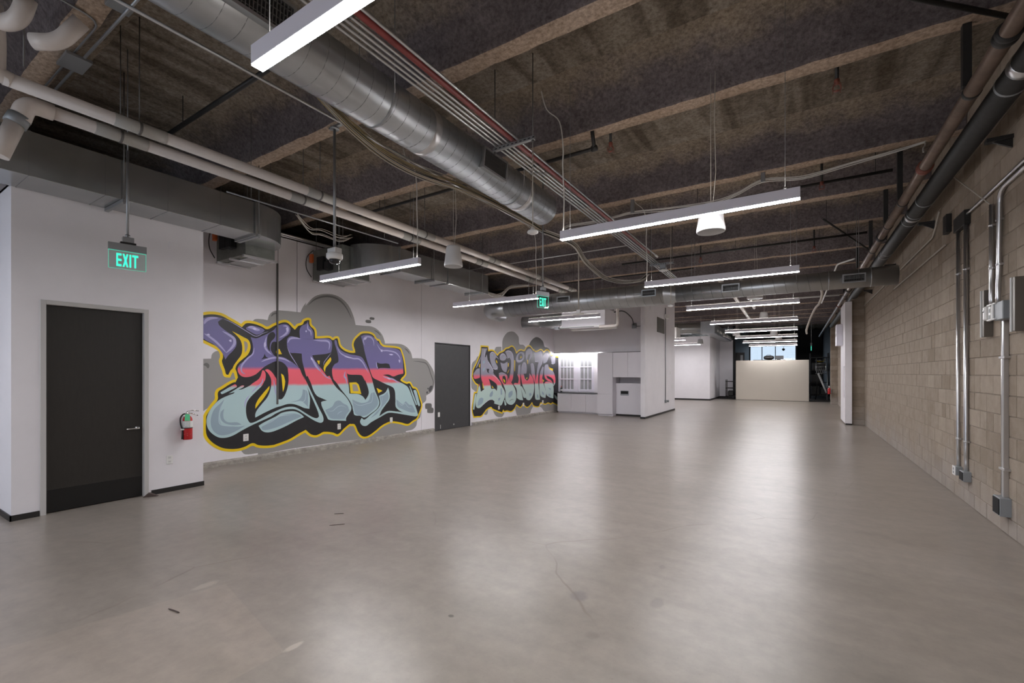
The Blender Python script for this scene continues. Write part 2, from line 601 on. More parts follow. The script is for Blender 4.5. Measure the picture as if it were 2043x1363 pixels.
def obj(name, mb, mats, parent=None, loc=None):
    """mb is in world coordinates; loc = the object's own origin (defaults to the parent's origin)"""
    base = world_loc(parent) if parent else Vector((0, 0, 0))
    org = Vector(loc) if loc is not None else base
    me = bpy.data.meshes.new(name)
    me.from_pydata([tuple(Vector(v) - org) for v in mb.v], [], mb.f)
    if not isinstance(mats, (list, tuple)):
        mats = [mats]
    for m in mats:
        me.materials.append(m)
    me.polygons.foreach_set('use_smooth', mb.s)
    me.polygons.foreach_set('material_index', mb.mi)
    me.update()
    import bmesh
    b = bmesh.new(); b.from_mesh(me)
    bmesh.ops.recalc_face_normals(b, faces=b.faces)
    b.to_mesh(me); b.free()
    o = bpy.data.objects.new(name, me)
    COL.objects.link(o)
    if parent:
        o.parent = parent
    o.location = org - base
    return o

def tag(o, label, cat, group=None):
    o['label'] = label
    o['category'] = cat
    if group:
        o['group'] = group
    return o

def thing(name, label, cat, loc, group=None):
    o = bpy.data.objects.new(name, None)
    o.empty_display_size = 0.1
    COL.objects.link(o)
    o.location = loc
    return tag(o, label, cat, group)

def structure(name, mb, mats, loc=None):
    o = obj(name, mb, mats, None, loc)
    o['kind'] = 'structure'
    return o

def copy_tree(o, loc, label, parent=None):
    c = o.copy()
    COL.objects.link(c)
    if parent:
        c.parent = parent
    else:
        c.location = loc
        c['label'] = label
    for ch in o.children:
        copy_tree(ch, None, None, c)
    return c

def fillet(pts, rad, seg=6):
    P = [Vector(p) for p in pts]
    out = [P[0]]
    for i in range(1, len(P) - 1):
        a, b, c = P[i - 1], P[i], P[i + 1]
        d1 = (a - b); d2 = (c - b)
        r = min(rad, d1.length * .49, d2.length * .49)
        p0 = b + d1.normalized() * r
        p1 = b + d2.normalized() * r
        for k in range(seg + 1):
            t = k / seg
            out.append(p0 * (1 - t) ** 2 + b * 2 * t * (1 - t) + p1 * t * t)
    out.append(P[-1])
    return out

def sag(a, b, s, n=12):
    a = Vector(a); b = Vector(b)
    return [a.lerp(b, i / n) - Vector((0, 0, s * 4 * (i / n) * (1 - i / n))) for i in range(n + 1)]

def curve_pts(pts, n=6):
    """Catmull-Rom through pts"""
    P = [Vector(p) for p in pts]
    out = []
    for i in range(len(P) - 1):
        p0 = P[max(i - 1, 0)]; p1 = P[i]; p2 = P[i + 1]; p3 = P[min(i + 2, len(P) - 1)]
        for k in range(n):
            t = k / n
            out.append(0.5 * ((2 * p1) + (p2 - p0) * t + (2 * p0 - 5 * p1 + 4 * p2 - p3) * t * t + (3 * p1 - p0 - 3 * p2 + p3) * t ** 3))
    out.append(P[-1])
    return out

# ================================================================== SETTING
XR = 1.79          # face of the block wall
XL = -8.52         # face of the mural wall
XE = -7.26         # face of the wall with the entry door
ZS = 5.15          # underside of the slab
ZB = 4.67          # underside of the beams

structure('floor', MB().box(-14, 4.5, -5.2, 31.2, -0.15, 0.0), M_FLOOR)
structure('floor_far', MB().box(-14, 4.5, 31.2, 47, -0.15, 0.0), M_FARFLOOR)

# ---- ceiling slab, beams cast under it
bm_ = MB().box(-14, 4.5, -5.2, 47, ZS, ZS + 0.3)
ceiling = structure('ceiling', bm_, M_SLAB)
def lumpy(p, amt, f=3.0):
    from mathutils import noise as nz
    n = nz.noise_vector(Vector(p) * f) + 0.5 * nz.noise_vector(Vector(p) * f * 3.1)
    return (p[0], p[1] + n.y * amt, p[2] + n.z * amt)
def beam_mesh(seed, x0=-13.9, x1=1.78):
    b = MB()
    # section in (y, z): y=0 is the far lower edge
    sec = [(-0.80, ZS + .02, 1), (-0.58, ZS - .05, 1), (-0.42, ZS - .12, 1), (-0.31, ZS - .23, 1), (-0.243, ZB + .14, 1), (-0.225, ZB + .02, 1), (-0.205, ZB, 0), (-0.10, ZB - .004, 0), (-0.012, ZB, 0), (0.0, ZB + .03, 1), (0.02, ZB + .2, 1), (0.08, ZS - .16, 1), (0.22, ZS - .05, 1), (0.40, ZS + .02, 1)]
    n = int((x1 - x0) / 0.11)
    vs = []
    for i in range(n + 1):
        x = x0 + (x1 - x0) * i / n
        for (y, z, k) in sec:
            vs.append(lumpy((x, y + seed, z), 0.0 if z > ZS else 0.012, 4.0))
    vs = [(v[0], v[1] - seed, v[2]) for v in vs]
    m = len(sec)
    for i in range(n):
        for j in range(m - 1):
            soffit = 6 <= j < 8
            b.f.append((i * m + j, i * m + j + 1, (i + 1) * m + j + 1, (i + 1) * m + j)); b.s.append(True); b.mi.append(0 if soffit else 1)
    b.v = vs
    return b
BEAM_Y = [-1.75, 1.43, 3.69, 5.52, 7.96, 9.67, 11.50, 13.79, 15.65, 17.5, 19.9, 21.7, 23.5, 25.9, 27.7, 29.5, 31.9, 33.7]
protos = [beam_mesh(13.7 * k) for k in range(3)]
pm = []
for k, y in enumerate(BEAM_Y):
    if k < 3:
        o = obj('beam', protos[k], [M_BEAM, M_WEB_SHADE], ceiling, loc=(0, 0, 0))
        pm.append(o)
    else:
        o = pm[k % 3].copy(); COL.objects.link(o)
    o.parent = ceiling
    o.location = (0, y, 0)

# ---- block wall on the right
wall_right = structure('wall_right', MB().box(XR + 0.006, XR + 0.25, -5.2, 47, 0, ZS), M_MORTAR)
BW, BH, MJ = 0.406, 0.2032, 0.010
def block_mb(y0, y1, z0, z1, out=0.0, x=XR, cmp=None):
    b = cmp or MB()
    c = 0.004
    xf = x - out
    xb = x + 0.02
    Y0, Y1, Z0, Z1 = y0 + MJ / 2, y1 - MJ / 2, z0 + MJ / 2, z1 - MJ / 2
    vs = [(xf, Y0 + c, Z0 + c), (xf, Y1 - c, Z0 + c), (xf, Y1 - c, Z1 - c), (xf, Y0 + c, Z1 - c),
          (xf + c, Y0, Z0), (xf + c, Y1, Z0), (xf + c, Y1, Z1), (xf + c, Y0, Z1),
          (xb, Y0, Z0), (xb, Y1, Z0), (xb, Y1, Z1), (xb, Y0, Z1)]
    fs = [(0, 1, 2, 3)]
    for a in (0, 4):
        for i in range(4):
            j = (i + 1) % 4
            fs.append((a + i, a + j, a + 4 + j, a + 4 + i))
    return b.add(vs, fs)
cells = []
Z0 = -0.03
for r in range(26):
    z0 = max(0.0, Z0 + r * BH)
    z1 = min(ZS, Z0 + (r + 1) * BH)
    if z1 - z0 < 0.05: continue
    y = 3.0 + (0.203 if r % 2 else 0.0)
    while y < 28.3:
        # every fifth stone is cut in two, as in the wall
        y1 = y + BW
        if random.random() < 0.16:
            cells.append((y, y + BW / 2, z0, z1)); cells.append((y + BW / 2, y1, z0, z1))
        else:
            cells.append((y, y1, z0, z1))
        y = y1
def px_size(c):
    Y = (c[0] + c[1]) / 2; Z = (c[2] + c[3]) / 2
    d = -0.5333 * XR + 0.8459 * Y
    if d < 0.5: return 0
    u = 1021.5 + 900 * (0.8459 * XR + 0.5333 * Y) / d
    v = 745 - 900 * (Z - 1.62) / d
    if u > 2070 or v < 60 or v > 1380: return 0
    return 1.0 / d
cells.sort(key=px_size, reverse=True)
near = [c for c in cells if px_size(c) > 0][:296]
rest = cells[len(near):]
for c in near:
    obj('block', block_mb(*c, out=random.uniform(-0.0015, 0.0035)), M_BLOCK, wall_right, loc=(XR, c[0], c[2]))
far_mb = MB()
for c in rest:
    block_mb(*c, out=random.uniform(-0.0015, 0.0035), cmp=far_mb)
o = obj('block_courses', far_mb, M_BLOCK, wall_right, loc=(XR, 8, 0)); o['kind'] = 'stuff'

# ---- block piers standing off the right wall
def pier(y0, y1, x0, name='pier'):
    p = obj(name, MB().box(x0 + .006, XR + .02, y0 + .006, y1, 0, ZB), M_MORTAR, wall_right, loc=(x0, y0, 0))
    for r in range(23):
        z0 = max(0, Z0 + r * BH); z1 = min(ZB, Z0 + (r + 1) * BH)
        if z1 - z0 < .05: continue
        b = MB().box(x0, XR, y0 - random.uniform(0, .003), y1 + .003, z0 + MJ / 2, z1 - MJ / 2, 0.004)
        obj('block', b, M_BLOCK, p, loc=(x0, y0, z0))
    return p
pier(17.72, 18.3, 1.475)
pier(28.55, 29.1, 1.51)

# ---- mural wall
seams = [4.99, 5.385, 8.95, 12.845]
parts = []
ys = [-5.2] + seams + [47.0]
mbw = MB()
ZW = 4.28
for i in range(len(ys) - 1):
    g0 = 0.006 if i else 0.0
    g1 = 0.006 if i < len(ys) - 2 else 0.0
    if ys[i] == 8.95:      # leaf with the door opening
        mbw.box(XL - .2, XL, ys[i] + g0, 9.50, 0, ZW); mbw.box(XL - .2, XL, 9.50, 11.07, 2.46, ZW); mbw.box(XL - .2, XL, 11.07, ys[i + 1] - g1, 0, ZW)
    else:
        mbw.box(XL - .2, XL, ys[i] + g0, ys[i + 1] - g1, 0, ZW)
wall_left = structure('wall_left', mbw, M_WHITE)
obj('wall_backing', MB().box(XL - .35, XL - .2, -5.2, 47, 0, ZW), M_DARKVOID, wall_left)
def curb(y0, y1):
    pr = [(XL - .01, 0), (XL + .055, 0), (XL + .05, .07), (XL + .02, .095), (XL - .01, .10)]
    b = MB(); n = max(2, int((y1 - y0) / .12)); m = len(pr)
    for i in range(n + 1):
        y = y0 + (y1 - y0) * i / n
        for (x, z) in pr:
            q = lumpy((x, y, z), 0.006, 7.0) if z > 0 and x > XL else (x, y, z)
            b.v.append((x + (q[2] - z), y, q[2]))
    for i in range(n):
        for j in range(m - 1):
            b.f.append((i * m + j, i * m + j + 1, (i + 1) * m + j + 1, (i + 1) * m + j)); b.s.append(False); b.mi.append(0)
    return b
structure('wall_outer', MB().box(-14.2, -14, -5.2, 47, 0, ZS).box(-14, XL - .35, 46.8, 47, 0, ZS), M_WEB_SHADE)
structure('trim_1', curb(3.138, 9.42), M_CURB)
structure('trim_2', curb(11.15, 17.2), M_CURB)
# slim grey electrical pole in the wall seam
o = obj('surface_conduit', MB().box(XL, XL + .028, 4.955, 4.985, 1.02, 3.75, .004), M_ROD)
tag(o, 'thin dark surface raceway running down the wall seam above the big mural', 'conduit')

# ---- entry room (the white box with the dark door)
DY0, DY1, DZ = 1.522, 2.437, 2.41
b = MB()
b.box(XE - .16, XE, 1.25, DY0 - .045, 0, 3.72)
b.box(XE - .16, XE, DY1 + .045, 3.138, 0, 3.72)
b.box(XE - .16, XE, DY0 - .045, DY1 + .045, DZ + .05, 3.72)
b.box(-14, XE - .16, 1.25, 1.40, 0, 3.72)
b.box(XL, XE - .16, 2.99, 3.138, 0, 3.72)
b.box(-14, XE, 1.25, 3.138, 3.69, 3.72)
wall_entry = structure('wall_entry', b, M_WHITE)
structure('baseboard_entry', MB().box(XE, XE + .012, 1.238, DY0 - .055, 0, .063).box(XE, XE + .012, DY1 + .08, 3.146, 0, .063).box(-14, XE + .012, 1.238, 1.25, 0, .063), M_BLACK)
# frame and leaf
def hollow_frame(name, x_face, y0, y1, z1, w, proj, depth, m, parent):
    """three-sided frame round an opening in a wall plane X = x_face"""
    b = MB()
    xo = x_face + proj
    xi = x_face - depth
    b.box(xi, xo, y0 - w, y0, 0, z1 + w, .003)
    b.box(xi, xo, y1, y1 + w, 0, z1 + w, .003)
    b.box(xi, xo, y0, y1, z1, z1 + w, .003)
    return obj(name, b, m, parent)
d1 = structure('door_1', MB().box(XE - .095, XE - .05, DY0 + .004, DY1 - .004, 0.008, DZ - .004, .002), M_DOOR, loc=(XE, DY0, 0))
hollow_frame('door_frame', XE, DY0, DY1, DZ, .05, .012, .15, M_FRAME, d1)
obj('kick_plate', MB().box(XE - .05, XE - .047, DY0 + .01, DY1 - .01, 0.012, .268), M_KICK, d1)
lv = MB()
hy, hz = DY1 - .055, .905
lv.lathe([(.0, 0), (.026, 0), (.026, .008), (.012, .012), (.011, .05), (0, .05)], (XE - .05, hy, hz), 'X', 20)
lv.tube(fillet([(XE - .004, hy, hz), (XE + .012, hy, hz), (XE + .012, hy - .03, hz), (XE + .012, hy - .13, hz - .002)], .02), .0095, 12)
obj('lever_handle', lv, M_CHROME, d1)
b = MB()
for hz_ in (.25, 1.2, 2.15):
    b.box(XE - .052, XE - .042, DY0 - .002, DY0 + .012, hz_ - .055, hz_ + .055, .002)
obj('hinge', b, M_CHROME, d1)
# ---- second door in the mural wall
d2 = structure('door_2', MB().box(XL - .06, XL - .012, 9.515, 11.055, 0.006, 2.445, .002), M_DOOR2, loc=(XL, 9.5, 0))
hollow_frame('door_frame', XL, 9.505, 11.065, 2.455, .03, .004, .12, M_DOOR2, d2)
obj('door_stop_bolt', MB().box(XL - .012, XL - .005, 9.72, 9.735, .05, .16).box(XL - .012, XL - .005, 10.3, 10.33, .1, .14), M_LABEL, d2)

# ---- kitchen end wall and its side wing
KY = 16.77
b = MB()
b.box(XL, -4.66, KY, KY + .14, 2.44, ZS)                 # above the units
b.box(XL, -4.66, 17.20, 17.34, 0, 2.44)                  # behind the units
b.box(-4.70, -4.55, 16.05, 20.68, 0, ZS)                 # wing
b.box(XL, -4.70, 20.55, 20.68, 0, ZS)
wall_kitchen = structure('wall_kitchen', b, M_WHITE)
structure('baseboard_kitchen', MB().box(-4.71, -4.538, 16.036, 16.05, 0, .07).box(-4.55, -4.538, 16.04, 20.69, 0, .07), M_BLACK)

# ---- the white room further back
b = MB()
b.box(-14, -4.36, 29.0, 29.15, 0, 3.8)
b.box(-4.51, -4.36, 29.15, 33.2, 0, 3.8)
b.box(-4.36, -3.58, 33.2, 33.35, 0, 3.8)
b.box(-14, -3.58, 29.0, 33.35, 3.8, 3.85)
wall_far_left = structure('wall_far_left', b, M_WHITE)
structure('baseboard_far', MB().box(-14, -4.348, 28.988, 29.0, 0, .09).box(-4.36, -4.348, 29.0, 33.2, 0, .09).box(-4.36, -3.57, 33.188, 33.2, 0, .09), M_BLACK)

# ---- far end: dark partition walls and the glazed front
b = MB()
b.box(0.02, XR, 44.0, 44.2, 0, ZS)
b.box(-3.58, -3.45, 33.35, 44.0, 0, ZS)
b.box(-3.45, 0.02, 44.0, 44.2, 3.98, ZS)
b.box(-3.45, 0.02, 44.0, 44.2, 0, .35)
b.box(XR - .04, XR, 29.2, 44, 0, ZS)
wall_far = structure('wall_far', b, M_NEARBLACK)
w1 = structure('window_1', MB().box(-3.45, -3.36, 43.96, 44.06, .35, 3.98).box(-.07, .02, 43.96, 44.06, .35, 3.98).box(-3.36, -.07, 43.96, 44.06, .35, .43).box(-3.36, -.07, 43.96, 44.06, 3.9, 3.98)
               .box(-2.52, -2.46, 43.96, 44.06, .43, 3.9).box(-1.53, -1.47, 43.96, 44.06, .43, 3.9).box(-3.36, -.07, 43.96, 44.06, 2.66, 2.71), M_ROD, loc=(-3.45, 44, .35))
for (a, c) in ((-3.36, -2.52), (-2.46, -1.53), (-1.47, -.07)):
    for (z0, z1) in ((.43, 2.66), (2.71, 3.9)):
        obj('pane', MB().box(a, c, 44.005, 44.015, z0, z1), M_GLASS, w1)
# ---- wall behind the camera, open shopfront on the left
b = MB()
b.box(-4.2, XR, -5.2, -5.0, 0, ZS)
b.box(-8.5, -4.2, -5.2, -5.0, 3.9, ZS)
b.box(-14, -8.5, -5.2, -5.0, 0, ZS)
wall_rear = structure('wall_rear', b, M_WHITE)

# ================================================================== MURALS (flat paint layers on the wall)
def lum(h, k=1.42):
    return tuple(min(.92, x * k) for x in lin(h))
PAINT = {
    'cloud': mat('mural_grey', lum('868482'), .6), 'clouddark': mat('mural_dark_grey', lum('5f5e5c'), .6),
    'clouddeep': mat('mural_deep_grey', lum('474648'), .6), 'cloudwarm': mat('mural_warm_grey', lum('958a80'), .6),
    'yellow': mat('mural_yellow', lum('e6b80f', 1.35), .5), 'black': mat('mural_black', lum('2b2a2d', .95), .45, var=.15, scale=3),
    'lav': mat('mural_lavender', lum('9c97bb'), .5), 'lavhi': mat('mural_pale_lavender', lum('b8b4cf'), .5),
    'tealdark': mat('mural_slate_blue', lum('8699a5'), .5), 'tealhi': mat('mural_pale_teal', lum('a9bcc1'), .5),
    'whitehi': mat('mural_white', lum('c6c6d4'), .5),
}
def grad_mat(name, stops, zlo, zhi):
    m = bpy.data.materials.new(name)
    m.use_nodes = True
    nt = m.node_tree
    N = nt.nodes.new
    L = nt.links.new
    p = nt.nodes['Principled BSDF']
    p.inputs['Roughness'].default_value = .5
    g = N('ShaderNodeNewGeometry')
    s = N('ShaderNodeSeparateXYZ')
    L(g.outputs['Position'], s.inputs[0])
    n = N('ShaderNodeTexNoise')
    n.inputs['Scale'].default_value = 2.2
    n.inputs['Detail'].default_value = 3
    L(g.outputs['Position'], n.inputs['Vector'])
    a = N('ShaderNodeMath'); a.operation = 'MULTIPLY_ADD'
    L(n.outputs['Fac'], a.inputs[0]); a.inputs[1].default_value = .06
    L(s.outputs[2], a.inputs[2])
    mr = N('ShaderNodeMapRange')
    L(a.outputs[0], mr.inputs[0])
    mr.inputs[1].default_value = zlo + .03; mr.inputs[2].default_value = zhi + .03
    r = N('ShaderNodeValToRGB')
    e = r.color_ramp.elements
    for i, (z, c) in enumerate(stops):
        t = (z - zlo) / (zhi - zlo)
        k = e[i] if i < 2 else e.new(t)
        k.position = t
        k.color = (*lum(c), 1)
    L(mr.outputs[0], r.inputs[0])
    L(r.outputs[0], p.inputs['Base Color'])
    return m
PAINT['grad'] = grad_mat('mural_fade', [(.3, 'a0b8ba'), (2.6, '66628c'), (1.36, '9fb7ba'), (1.41, 'd25a66'), (1.69, 'da5a68'), (1.75, '67608f')], .3, 2.6)
PAINT['grad2'] = grad_mat('mural_fade_soft', [(.2, 'a3b8b4'), (2.6, '85838f'), (1.19, 'a9bcb6'), (1.25, 'cf5566'), (1.50, 'd6586a'), (1.60, '83808f'), (1.8, '8c8a98')], .2, 2.6)

def smooth_poly(pts, sharp=62, n=4, closed=True):
    P = [Vector((a / 1000, b / 1000)) for a, b in pts]
    m = len(P)
    if m < 4 and closed:
        return P
    def corner(i):
        if not closed and (i == 0 or i == m - 1): return True
        d1 = P[i] - P[i - 1]; d2 = P[(i + 1) % m] - P[i]
        if d1.length < 1e-6 or d2.length < 1e-6: return True
        return abs(math.degrees(d1.angle_signed(d2, 0))) > sharp
    out = []
    for i in range(m if closed else m - 1):
        j = (i + 1) % m
        p1, p2 = P[i], P[j]
        sl = (p2 - p1).length
        t1 = (p2 - p1) if corner(i) else (p2 - P[i - 1]).normalized() * sl
        t2 = (p2 - p1) if corner(j) else (P[(j + 1) % m] - p1).normalized() * sl
        for k in range(n):
            t = k / n
            out.append(p1 * (2 * t ** 3 - 3 * t * t + 1) + t1 * (t ** 3 - 2 * t * t + t) + p2 * (3 * t * t - 2 * t ** 3) + t2 * (t ** 3 - t * t))
    if not closed:
        out.append(P[-1])
    return out
def inset(P, d):
    m = len(P)
    area = sum(P[i].x * P[(i + 1) % m].y - P[(i + 1) % m].x * P[i].y for i in range(m))
    sg = 1 if area > 0 else -1
    out = []
    for i in range(m):
        a = (P[i] - P[i - 2]).normalized() if (P[i] - P[i - 2]).length > 1e-6 else Vector((1, 0))
        c = (P[(i + 2) % m] - P[i]).normalized() if (P[(i + 2) % m] - P[i]).length > 1e-6 else a
        n1 = Vector((-a.y, a.x)) * sg; n2 = Vector((-c.y, c.x)) * sg
        n = n1 + n2
        n = n.normalized() if n.length > 1e-4 else n1
        k = min(1.35, 1 / max(.3, n.dot(n1)))
        out.append(P[i] + n * d * k)
    # drop points that fold back over the outline
    keep = []
    for q in out:
        dm = min((q - p).length for p in P)
        if dm > d * .86: keep.append(q)
    return keep
def mural(name, label, txt, loc):
    root = thing(name, label, 'mural', loc)
    STEP = 0.0006
    groups = {}
    order = 0
    for ln in txt.strip().split('\n'):
        kind, part, mt, lay, w, pts = ln.split('|')
        pts = [tuple(map(int, q.split(','))) for q in pts.split()]
        x = XL + 0.0012 + STEP * int(lay) + 0.00002 * (order % 25)
        order += 1
        solo = part == 'letter'
        key = (part, mt, order)
        mb = groups.setdefault(key, MB())
        if kind == 's':
            P = smooth_poly(pts, 80, 4, False)
            hw = int(w) / 1000 * .5
            n = len(P)
            vs = []
            for i in range(n):
                t = (P[min(i + 1, n - 1)] - P[max(i - 1, 0)])
                t = t.normalized() if t.length > 1e-6 else Vector((1, 0))
                u = i / (n - 1)
                k = hw * max(.12, math.sin(PI * min(max(u, .0), 1.0)) ** .55)
                vs.append((x, P[i].x - t.y * k, P[i].y + t.x * k)); vs.append((x, P[i].x + t.y * k, P[i].y - t.x * k))
            mb.add(vs, [(2 * i, 2 * i + 1, 2 * i + 3, 2 * i + 2) for i in range(n - 1)])
        else:
            P = smooth_poly(pts)
            if kind == 'i': P = inset(P, int(w) / 1000)
            vs, fs = fill2d(P)
            mb.add([(x, min(p[0], 17.198), p[1]) for p in vs], fs)
    for (part, mt, _), mb in groups.items():
        obj(part, mb, PAINT[mt], root)
    return root
